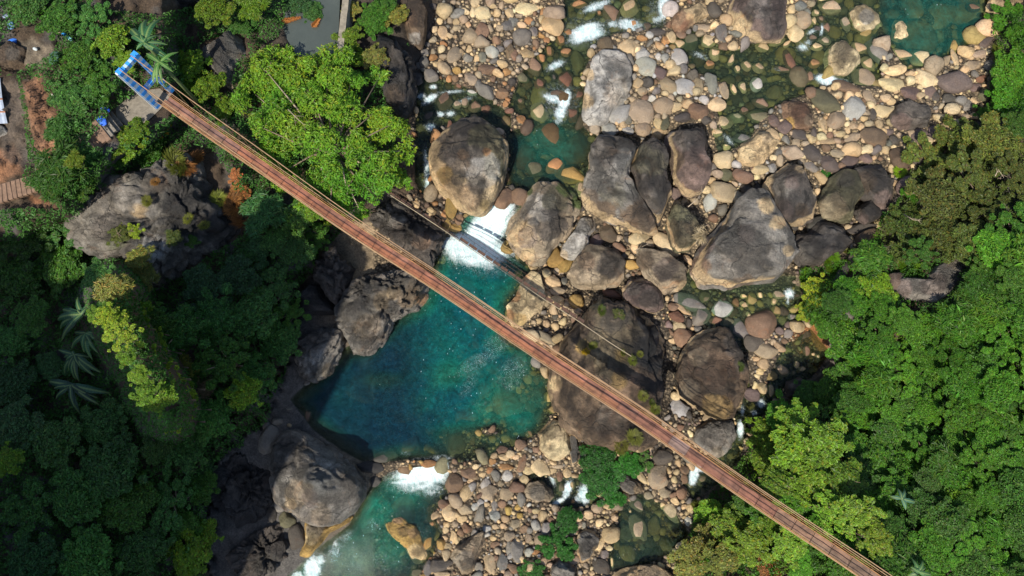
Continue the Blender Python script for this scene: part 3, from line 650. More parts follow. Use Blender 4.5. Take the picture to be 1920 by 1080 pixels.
# ------------------------------------------------------------------ boulders: outline (photo px), height m, colour, stains and painted shade, options, short landmark name, label
BOULDERS = [
 dict(p=[(1125,103),(1150,101),(1170,110),(1182,135),(1182,165),(1170,195),(1152,213),(1135,234),(1102,233),(1091,222),(1094,190),(1101,150),(1110,118)], h=1.9, c='w', st=[(1098,190,18,'t',.9),(1103,140,14,'t',.8),(1180,160,14,'g',.7),(1160,175,26,'m',.4)], nf=4, flat=.3, s='pale ribbed slab', L='tall pale grey ribbed slab of rock standing beside the small rapids'),
 dict(p=[(1356,0),(1362,-25),(1440,-30),(1472,10),(1478,55),(1464,76),(1430,78),(1400,72),(1372,52),(1360,25)], h=2.6, c='p', st=[(1385,50,26,'t',.9),(1415,70,12,'t',.7),(1425,15,24,'g',.5),(1450,45,24,'d',.6)], s='purple boulder at the top', L='purple grey boulder with a tan underside at the top of the river'),
 dict(p=[(1318,-4),(1331,15),(1327,30),(1307,40),(1277,63),(1259,50),(1260,35),(1285,17),(1308,2)], h=1.6, c='t', st=[(1272,45,20,'b',.9),(1290,50,14,'r',.6)], nf=7, s='split tan and brown boulder', L='angular boulder half tan half brown left of the purple boulder'),
 dict(p=[(1595,5),(1615,0),(1635,12),(1650,30),(1658,46),(1640,55),(1615,60),(1602,52),(1590,22)], h=1.5, c='s', st=[(1625,33,16,'w',.7)], s='sandy boulder at the dark pool', L='sandy boulder with a grey hollow at the edge of the dark upper pool'),
 dict(p=[(1672,65),(1674,45),(1680,36),(1692,36),(1702,55),(1707,70),(1700,77),(1688,80),(1673,73)], h=1.0, c='s', st=[], s='lone pale boulder in the pool', L='lone pale sandy boulder standing in the dark upper pool'),
 dict(p=[(1575,66),(1587,70),(1602,100),(1613,118),(1602,132),(1582,144),(1565,141),(1547,124),(1543,106),(1557,82)], h=1.7, c='s', st=[(1580,95,16,'m',.5)], s='wedge shaped sandy boulder', L='large wedge shaped sandy boulder above the white rapid on the right'),
 dict(p=[(1462,192),(1470,182),(1495,180),(1515,190),(1530,208),(1537,225),(1532,240),(1512,242),(1490,241),(1470,222)], h=1.3, c='b', st=[(1480,232,14,'y',.8),(1500,208,18,'r',.5),(1520,225,12,'m',.6)], nf=7, s='red brown boulder', L='flat red brown boulder with a yellow edge in the upper right river'),
 dict(p=[(1666,220),(1680,200),(1708,188),(1750,190),(1756,218),(1745,238),(1718,248),(1690,242),(1672,232)], h=1.7, c='d', st=[(1690,230,16,'p',.8),(1720,200,20,'g',.3)], nf=8, s='dark angular boulder', L='dark angular boulder with a purplish corner on the upper right gravel bar'),
 dict(p=[(1380,300),(1390,265),(1420,240),(1447,236),(1462,262),(1450,285),(1432,306),(1410,312),(1388,310)], h=1.4, c='t', st=[(1440,255,14,'m',.5),(1400,290,14,'s',.6)], nf=7, s='flat tan boulder', L='broad flat tan boulder right of the purple split boulder'),
 dict(p=[(865,226),(900,228),(930,244),(948,273),(950,310),(941,345),(928,372),(912,398),(890,406),(866,396),(842,374),(822,356),(811,330),(808,295),(815,275),(830,250),(848,234)], h=4.0, c='t', st=[(880,240,46,'d',1),(915,275,42,'l',.9),(870,300,40,'d',.9),(845,275,26,'d',.9),(930,320,22,'l',.9),(868,289,11,'n',1),(905,320,34,'w',.5),(835,330,16,'y',.7),(880,370,26,'b',.6),(850,355,18,'b',.4),(908,385,12,'y',.5),(895,345,18,'k',.7),(858,335,12,'k',.6),(912,285,8,'o',.7)], nf=3, flat=.5, lo=.7, sub=6, amp=.5, peak=(880,285,4.0,.7), s='big banded boulder', L='huge rounded boulder with a dark lichened cap and tan base beside the plunge pool'),
 dict(p=[(985,362),(1010,346),(1048,345),(1075,360),(1090,378),(1086,400),(1076,425),(1062,445),(1036,466),(1023,490),(1007,496),(985,488),(962,470),(948,442),(955,410),(968,385)], h=3.0, c='m', st=[(1020,385,28,'w',.7),(1040,375,24,'l',.7),(1060,352,16,'e',.8),(1085,378,14,'e',.9),(990,357,10,'e',.8),(1030,420,30,'d',.8),(1000,400,20,'g',.7),(975,440,24,'t',.8),(990,480,16,'t',.8),(985,445,20,'p',.5)], nf=5, sub=6, amp=.5, s='mossy rimmed boulder', L='tan and grey boulder with a green mossy rim right of the waterfall'),
 dict(p=[(1145,250),(1185,247),(1204,262),(1190,300),(1186,330),(1198,350),(1204,380),(1226,410),(1240,428),(1225,438),(1170,428),(1115,405),(1098,385),(1090,365),(1100,325),(1105,285),(1118,260)], h=3.2, c='g', st=[(1150,275,46,'d',.7),(1175,300,24,'w',.45),(1150,370,24,'l',.4),(1130,395,24,'n',.9),(1190,420,40,'n',.9),(1105,370,16,'n',.7),(1135,345,18,'g',.7)], nf=5, sub=6, amp=.6, s='great cracked grey boulder', L='great rough grey boulder with a brown foot, left half of a cracked pair'),
 dict(p=[(1196,268),(1222,258),(1242,281),(1258,325),(1265,360),(1255,402),(1240,428),(1216,412),(1196,384),(1184,345),(1180,312)], h=3.4, c='d', st=[(1220,300,30,'l',.5),(1230,380,20,'g',.35)], nf=5, amp=.45, s='dark slate boulder', L='dark slate boulder wedged against the great rough grey boulder'),
 dict(p=[(1255,228),(1290,224),(1330,231),(1346,262),(1333,300),(1326,340),(1318,362),(1304,371),(1282,366),(1268,340),(1250,300),(1239,262)], h=2.8, c='p', st=[(1275,250,28,'g',.6),(1310,245,26,'d',.7),(1265,300,20,'n',.8),(1300,330,26,'p',.9),(1285,350,16,'p',.7)], nf=9, lo=.45, s='purple split boulder', L='angular purple brown boulder with flat split faces in mid river'),
 dict(p=[(1262,387),(1285,381),(1315,392),(1322,420),(1310,440),(1296,475),(1270,480),(1255,455),(1246,425),(1255,402)], h=2.2, c='l', st=[(1275,440,26,'n',.5),(1300,425,16,'n',.5)], nf=4, s='olive lichened boulder', L='olive brown lichened boulder left of the largest flat slab'),
 dict(p=[(1337,420),(1372,388),(1402,362),(1428,362),(1440,385),(1452,410),(1478,450),(1490,485),(1491,520),(1480,546),(1430,552),(1360,550),(1310,542),(1296,515),(1295,470),(1312,435)], h=2.7, c='g', st=[(1310,500,22,'b',.8),(1320,460,20,'p',.8),(1400,460,44,'g',.8),(1400,440,18,'p',.4),(1455,420,16,'t',.9),(1435,385,14,'t',.9),(1482,520,12,'t',.8),(1478,470,10,'t',.7),(1390,545,30,'n',.7),(1300,530,12,'t',.6)], nf=3, lo=.5, flat=.28, sub=6, amp=.45, peak=(1400,470,5,.5), s='largest flat slab', L='very large flat topped purple grey slab in the middle of the boulders'),
 dict(p=[(1483,300),(1502,304),(1522,335),(1537,378),(1535,412),(1515,421),(1465,424),(1446,416),(1430,390),(1425,345),(1452,320)], h=3.0, c='d', st=[(1430,350,14,'t',.9),(1532,360,8,'t',.9),(1505,310,12,'t',.6),(1470,345,20,'g',.7),(1485,340,12,'p',.6),(1470,400,20,'p',.6),(1505,395,14,'n',.6)], nf=8, lo=.42, flat=.8, amp=.4, peak=(1485,330,3,.7), s='dark pyramid boulder', L='dark pyramid shaped boulder with tan lower edges'),
 dict(p=[(1578,320),(1600,326),(1614,362),(1606,390),(1602,415),(1580,418),(1545,408),(1536,378),(1547,350),(1560,330)], h=2.2, c='l', st=[(1560,390,26,'m',.5),(1585,335,16,'d',.6)], nf=4, s='speckled olive boulder', L='speckled olive boulder between the dark pyramid and the dark wedge'),
 dict(p=[(1600,318),(1628,304),(1662,300),(1666,328),(1680,357),(1681,378),(1662,398),(1640,388),(1617,370),(1605,335)], h=2.4, c='d', st=[(1660,375,18,'p',.9),(1625,340,20,'n',.6)], nf=8, lo=.45, s='dark wedge boulder', L='dark wedge of rock with a purplish foot near the green bank'),
 dict(p=[(1613,380),(1632,372),(1657,390),(1655,405),(1625,421),(1606,412),(1603,393)], h=1.6, c='d', st=[(1620,410,12,'p',.8)], nf=6, s='small dark boulder', L='small dark boulder tucked under the dark wedge boulder'),
 dict(p=[(1538,412),(1565,409),(1588,424),(1594,460),(1590,480),(1552,496),(1503,506),(1490,495),(1488,460),(1497,436),(1522,430)], h=2.4, c='d', st=[(1510,470,16,'g',.4),(1560,460,20,'k',.5),(1575,425,14,'g',.35)], nf=6, s='black grey boulder', L='black grey boulder with grass growing at its lower edge'),
 dict(p=[(1808,487),(1813,504),(1799,514),(1795,538),(1775,560),(1745,568),(1705,562),(1672,547),(1658,528),(1663,514),(1690,520),(1712,534),(1735,522),(1752,500),(1775,487)], h=1.8, c='g', st=[(1750,530,26,'p',.5),(1790,495,14,'m',.4),(1690,545,20,'p',.7)], nf=3, s='curved saddle rock', L='long curved grey rock lying in the greenery on the right bank'),
 dict(p=[(1197,467),(1225,469),(1262,477),(1288,493),(1297,530),(1282,548),(1250,556),(1225,537),(1205,515),(1193,490)], h=1.8, c='m', st=[(1208,488,16,'n',.9),(1245,500,22,'p',.6),(1285,540,16,'t',.8)], nf=7, s='brown and grey slab', L='brown and greyish slab left of the largest flat slab'),
 dict(p=[(1130,455),(1158,466),(1171,495),(1172,522),(1160,538),(1138,542),(1100,553),(1069,546),(1064,516),(1078,490),(1100,462)], h=2.0, c='m', st=[(1145,500,28,'d',.85),(1100,490,18,'b',.6),(1120,540,24,'m',.5)], nf=5, s='brown boulder with a dark cap', L='brown boulder with a dark grey cap below the great rough grey boulder'),
 dict(p=[(1165,540),(1175,520),(1205,514),(1230,528),(1247,553),(1246,578),(1226,588),(1190,576),(1170,560)], h=1.7, c='p', st=[(1215,560,18,'d',.7),(1185,540,14,'g',.5)], nf=7, s='purplish wedge', L='purplish grey wedge of rock above the huge grooved boulder'),
 dict(p=[(1103,400),(1118,398),(1128,418),(1110,440),(1098,472),(1084,486),(1066,487),(1049,477),(1056,460),(1078,432),(1088,408)], h=1.6, c='w', st=[(1112,415,14,'t',.4),(1055,478,10,'t',.6)], nf=5, s='white wedge', L='whitish wedge of rock leaning beside the mossy rimmed boulder'),
 dict(p=[(1120,548),(1150,556),(1200,586),(1240,600),(1258,640),(1264,700),(1262,745),(1245,778),(1238,800),(1215,830),(1180,842),(1140,838),(1090,821),(1058,800),(1042,764),(1035,722),(1039,688),(1060,650),(1083,600),(1096,568)], h=5.4, c='n', st=[(1040,720,14,'t',.9),(1075,620,18,'n',.6),(1150,650,60,'l',.4),(1235,660,46,'k',.95),(1225,600,34,'k',.9),(1250,720,26,'k',.9),(1110,560,20,'l',.6),(1085,760,50,'n',.5),(1190,740,50,'b',.4),(1150,780,34,'g',.3),(1165,665,12,'y',.6),(1095,650,14,'y',.6),(1160,715,16,'y',.5),(1200,745,14,'b',.6),(1155,600,26,'k',.6),(1215,770,16,'y',.3)], nf=3, lo=.62, flat=.42, sub=6, amp=.7, groove=(1.35, 1.5, .42), s='huge grooved boulder', L='huge dark brown grooved boulder right under the footbridge'),  # black blotches on its right side paint the shadow there
 dict(p=[(1325,618),(1350,616),(1375,627),(1402,650),(1415,690),(1406,722),(1396,755),(1372,780),(1346,784),(1310,768),(1275,742),(1269,700),(1280,660),(1300,632)], h=3.8, c='n', st=[(1330,690,40,'b',.5),(1345,765,26,'y',.4),(1375,640,26,'d',.7),(1395,680,22,'d',.6),(1290,730,16,'m',.6),(1310,670,18,'m',.5)], nf=4, lo=.6, sub=6, amp=.6, s='big rounded brown boulder', L='big rounded brown boulder right of the huge grooved boulder'),
 dict(p=[(997,508),(1010,512),(1016,530),(1024,555),(1012,590),(985,612),(955,627),(945,602),(950,572),(965,545),(980,522)], h=1.8, c='s', st=[(955,590,12,'o',.9),(965,555,10,'o',.8),(985,520,8,'o',.7),(975,600,14,'y',.6),(1005,575,16,'m',.4)], nf=5, s='yellow sandy rock', L='yellow sandy rock with an orange waterline at the pool edge by the bridge'),
 dict(p=[(1305,800),(1330,786),(1370,788),(1379,815),(1371,840),(1346,858),(1320,846),(1299,825)], h=2.0, c='g', st=[(1335,820,24,'d',.5),(1345,850,16,'m',.4)], nf=5, s='grey boulder by the bridge', L='grey weathered boulder just above the right part of the bridge'),
 dict(p=[(1000,808),(1020,790),(1040,785),(1060,800),(1068,820),(1067,850),(1050,863),(1030,863),(1010,840)], h=1.7, c='s', st=[(1010,800,14,'l',.6),(1050,815,12,'m',.4)], nf=6, s='pale yellow boulder', L='pale yellow boulder at the lower right corner of the turquoise pool'),
 dict(p=[(1068,818),(1078,815),(1086,845),(1082,868),(1072,876),(1068,852)], h=1.0, c='g', st=[], nf=5, s='narrow grey rock', L='narrow grey rock against the right side of the pale yellow boulder'),
 dict(p=[(540,812),(560,809),(582,818),(612,836),(642,860),(668,885),(684,906),(681,932),(665,955),(640,975),(620,984),(600,983),(570,970),(545,955),(525,940),(517,910),(516,870),(525,830)], h=4.6, c='g', st=[(605,900,36,'w',.45),(545,850,30,'d',.6),(560,925,26,'m',.7),(545,945,14,'t',.6),(640,940,26,'w',.3),(600,965,20,'m',.4),(580,935,16,'p',.5),(660,900,20,'d',.4)], nf=3, lo=.66, flat=.6, sub=6, amp=.6, peak=(603,898,2.0,1.8), s='lone humped boulder', L='lone humped grey boulder with a blunt nose at the foot of the pool'),
 dict(p=[(575,975),(615,985),(640,978),(662,963),(658,978),(622,998),(592,1030),(580,1046),(560,1043),(566,1022),(572,995)], h=1.0, c='y', st=[(590,990,16,'w',.5),(585,1010,14,'s',.7)], nf=3, s='ochre ledge', L='smooth ochre ledge sloping into the water under the humped boulder'),
 dict(p=[(718,980),(735,965),(752,962),(768,978),(790,995),(797,1020),(806,1040),(792,1056),(775,1060),(764,1038),(750,1018),(728,996)], h=1.1, c='y', st=[(745,970,14,'b',.8),(780,1040,18,'s',.7),(775,1000,10,'b',.6),(755,995,12,'n',.5)], nf=2, amp=.6, s='ochre ridge', L='ridged ochre rock rising out of the small lower pool'),
 dict(p=[(905,996),(911,1020),(902,1047),(877,1078),(864,1082),(853,1065),(842,1047),(856,1025),(882,1007)], h=1.7, c='m', st=[(880,1020,10,'d',.4),(870,1050,18,'g',.5)], nf=7, s='grey brown keel rock', L='grey brown keel shaped rock among pebbles at the bottom of the frame'),
 dict(p=[(992,905),(1022,898),(1038,912),(1048,935),(1036,946),(1005,944),(987,932),(984,917)], h=1.3, c='m', st=[(1010,925,16,'g',.6)], nf=5, s='grey topped tan rock', L='tan rock with a grey top left of the small white cascades'),
 dict(p=[(1100,992),(1115,998),(1123,1010),(1120,1028),(1108,1055),(1090,1058),(1076,1042),(1078,1018),(1085,1000)], h=1.7, c='g', st=[(1118,1030,8,'t',.8),(1082,1005,8,'t',.7),(1100,1020,14,'d',.3)], nf=6, s='grey brown striped rock', L='grey brown striped rock right of the lower green island shrub'),
 dict(p=[(1032,1080),(1035,1060),(1052,1048),(1070,1052),(1082,1070),(1082,1100),(1045,1110)], h=1.6, c='g', st=[(1070,1065,12,'d',.5)], nf=6, s='grey rock at the bottom edge', L='dull grey rock cut by the bottom edge under the green island shrub'),
 dict(p=[(1145,1080),(1165,1068),(1190,1060),(1225,1058),(1245,1068),(1265,1085),(1250,1120),(1160,1120)], h=1.5, c='t', st=[(1220,1070,20,'d',.7),(1240,1085,16,'k',.5)], nf=3, amp=.5, s='tan log like rock', L='tan and black rock at the bottom edge left of the yellow green shrubs'),
 dict(p=[(1145,897),(1158,885),(1177,888),(1200,902),(1211,922),(1180,926),(1150,910)], h=1.2, c='g', st=[(1200,918,12,'t',.7)], nf=5, s='grey fan shaped rock', L='grey fan shaped rock right of the larger island shrub'),
 # left gorge wall, its shade painted in as dark rock colours
 dict(p=[(735,365),(775,384),(806,408),(836,440),(831,462),(817,482),(812,503),(790,492),(758,470),(722,442),(690,415),(700,385)], h=3.2, c='d', st=[(790,450,16,'b',.5),(735,400,24,'g',.6),(770,430,24,'k',.6)], nf=5, sub=6, amp=.6, crag=.4, s='dark rock shoulder', L='dark rough rock shoulder between the bridge and the waterfall'),
 dict(p=[(700,508),(740,498),(775,502),(806,525),(803,558),(788,580),(762,592),(740,602),(728,632),(712,652),(690,666),(664,660),(654,635),(640,612),(636,582),(648,550),(668,528)], h=4.0, c='g', st=[(715,562,16,'m',.9),(740,548,12,'t',.5),(768,558,18,'m',.9),(792,560,12,'o',.7),(780,535,14,'m',.5),(670,560,26,'d',.6),(685,610,24,'m',.4),(700,640,20,'d',.4),(690,530,26,'k',.4)], nf=5, lo=.6, sub=6, amp=.6, crag=.4, s='grey pool side cliff', L='big grey rock with orange patches jutting into the turquoise pool'),
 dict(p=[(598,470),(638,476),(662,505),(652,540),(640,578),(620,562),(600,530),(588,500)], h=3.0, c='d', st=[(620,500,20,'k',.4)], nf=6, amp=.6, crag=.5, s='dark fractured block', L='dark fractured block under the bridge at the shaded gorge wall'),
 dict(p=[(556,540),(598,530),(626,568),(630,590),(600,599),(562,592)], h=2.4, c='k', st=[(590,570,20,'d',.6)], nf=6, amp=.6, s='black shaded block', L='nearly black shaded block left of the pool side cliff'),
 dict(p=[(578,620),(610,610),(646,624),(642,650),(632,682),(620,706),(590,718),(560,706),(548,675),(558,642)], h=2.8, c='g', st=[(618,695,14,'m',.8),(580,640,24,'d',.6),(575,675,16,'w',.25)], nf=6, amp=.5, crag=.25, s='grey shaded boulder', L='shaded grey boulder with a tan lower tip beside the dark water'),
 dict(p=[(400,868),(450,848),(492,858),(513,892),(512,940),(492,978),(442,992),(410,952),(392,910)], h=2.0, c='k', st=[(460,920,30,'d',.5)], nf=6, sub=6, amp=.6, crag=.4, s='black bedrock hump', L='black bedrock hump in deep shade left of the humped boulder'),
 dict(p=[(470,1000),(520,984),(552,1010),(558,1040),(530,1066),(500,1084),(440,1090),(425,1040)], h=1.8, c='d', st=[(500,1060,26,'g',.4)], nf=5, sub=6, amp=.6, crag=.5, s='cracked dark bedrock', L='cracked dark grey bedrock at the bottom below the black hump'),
 dict(p=[(148,420),(170,380),(220,345),(290,328),(330,290),(370,272),(400,280),(432,330),(446,370),(470,400),(468,430),(440,452),(400,472),(370,500),(312,522),(280,547),(262,500),(230,482),(190,482),(150,460)], h=6.0, c='g', st=[(260,395,16,'t',.8),(245,370,30,'w',.35),(370,400,60,'k',.85),(420,340,34,'k',.6),(285,460,26,'w',.6),(220,450,20,'e',.35),(190,430,24,'d',.6),(230,480,20,'k',.6),(400,285,24,'d',.6),(300,340,14,'b',.4),(420,440,34,'k',.7)], nf=12, lo=.38, flat=.6, sub=6, amp=.8, crag=.42, s='craggy left bank outcrop', L='big craggy grey outcrop with scattered tufts on the left bank'),  # black blotches on the right half paint its shade
 dict(p=[(372,84),(400,70),(440,56),(464,70),(472,95),(444,112),(436,150),(442,172),(410,174),(396,142),(376,112)], h=2.4, c='g', st=[(445,70,14,'m',.8),(415,100,24,'d',.5),(425,165,14,'m',.9)], nf=5, s='grey rock above the bridge', L='grey rock lying among bright bushes above the left end of the bridge'),
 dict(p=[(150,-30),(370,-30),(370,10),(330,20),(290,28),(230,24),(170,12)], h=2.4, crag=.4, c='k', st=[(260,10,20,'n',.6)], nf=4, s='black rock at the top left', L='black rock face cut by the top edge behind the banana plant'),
 dict(p=[(752,-20),(802,-20),(799,60),(791,90),(770,82),(750,56)], h=2.6, c='n', st=[(770,40,14,'b',.6),(780,70,12,'w',.5)], nf=6, s='brown cliff rock', L='brown and grey cliff rock left of the upper pebble bar'),
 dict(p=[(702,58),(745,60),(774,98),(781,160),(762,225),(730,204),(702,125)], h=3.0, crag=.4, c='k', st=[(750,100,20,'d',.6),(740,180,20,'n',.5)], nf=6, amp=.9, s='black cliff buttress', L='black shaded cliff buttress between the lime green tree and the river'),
 dict(p=[(2,95),(28,82),(50,95),(52,125),(30,140),(4,132)], h=1.6, c='n', st=[(25,100,14,'g',.4)], nf=4, s='brown rock at the left edge', L='brown rounded rock near the left edge beside the blue bundle'),
 dict(p=[(-12,232),(8,236),(21,252),(12,262),(-12,268)], h=1.0, c='w', st=[], nf=4, s='pale rock at the left edge', L='pale grey rock at the left edge below the metal roof'),
 dict(p=[(1585,585),(1610,572),(1640,558),(1652,560),(1640,578),(1615,598),(1596,608)], h=.7, c='g', st=[], nf=3, s='', L='slender grey stone ridge showing through the grass below the saddle rock'),
 dict(p=[(1475,715),(1500,704),(1525,706),(1533,720),(1528,738),(1505,746),(1480,744),(1472,730)], h=1.3, c='d', st=[], nf=5, s='dark rounded boulder', L='dark rounded boulder at the bank below the orange puddle'),
 dict(p=[(1855,0),(1885,-20),(1930,-20),(1930,20),(1900,26),(1865,30),(1848,18)], h=1.3, c='t', st=[(1880,0,14,'b',.5)], nf=4, s='tan rock in the top right corner', L='tan rock in the top right corner of the pool bank'),
]
from mathutils.bvhtree import BVHTree
BVH = []
def rock_top(x, y):
    z = -99.0
    for t_, _ in BVH:
        h_ = t_.ray_cast(Vector((x, y, 60)), Vector((0, 0, -1)))
        if h_[0] is not None: z = max(z, h_[0].z)
    return z
LAND = []      # landmarks for labels: name, px, py
for k, B in enumerate(BOULDERS):
    pp_ = np.array(B['p'], float); mx, my = pp_.mean(0)
    if B['h'] >= 4.5 or my > 0 and mx < 480:
        zg = float(np.min(ground(pp_[:, 0], pp_[:, 1]))) - 0.2
    else:
        gg = ground(pp_[:, 0], pp_[:, 1]); zg = float(np.percentile(gg, 40)) - 0.15
        zg = max(zg, float(water_level(np.array([mx]), np.array([my]))[0]) - 0.5)
    hh = B['h']
    if float(sdf(GAP, np.array([mx]), np.array([my]))[0]) < -10: zg += GAP_D - .2
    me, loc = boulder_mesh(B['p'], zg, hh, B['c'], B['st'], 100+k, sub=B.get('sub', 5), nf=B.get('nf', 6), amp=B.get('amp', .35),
                           groove=B.get('groove'), lo=B.get('lo', .5), flat=B.get('flat', .55), peak=B.get('peak'), crag=B.get('crag', 0.0), rim=(.85 if 950 < mx < 1500 and B['s'] != 'white wedge' and B['c'] in 'gdpnlb' else .8 if B['s'] == 'big banded boulder' else 0))
    o = link('boulder', me, loc=loc)
    BVH.append((BVHTree.FromPolygons([tuple(q) for q in (np.array([v.co[:] for v in me.vertices])+np.array(loc))], [tuple(p.vertices) for p in me.polygons]), pp_)) if hh >= 2.2 else None
    tag(o, B['L'], 'boulder', 'large boulders of the gorge')
    if B['s']: LAND.append((B['s'], mx, my))

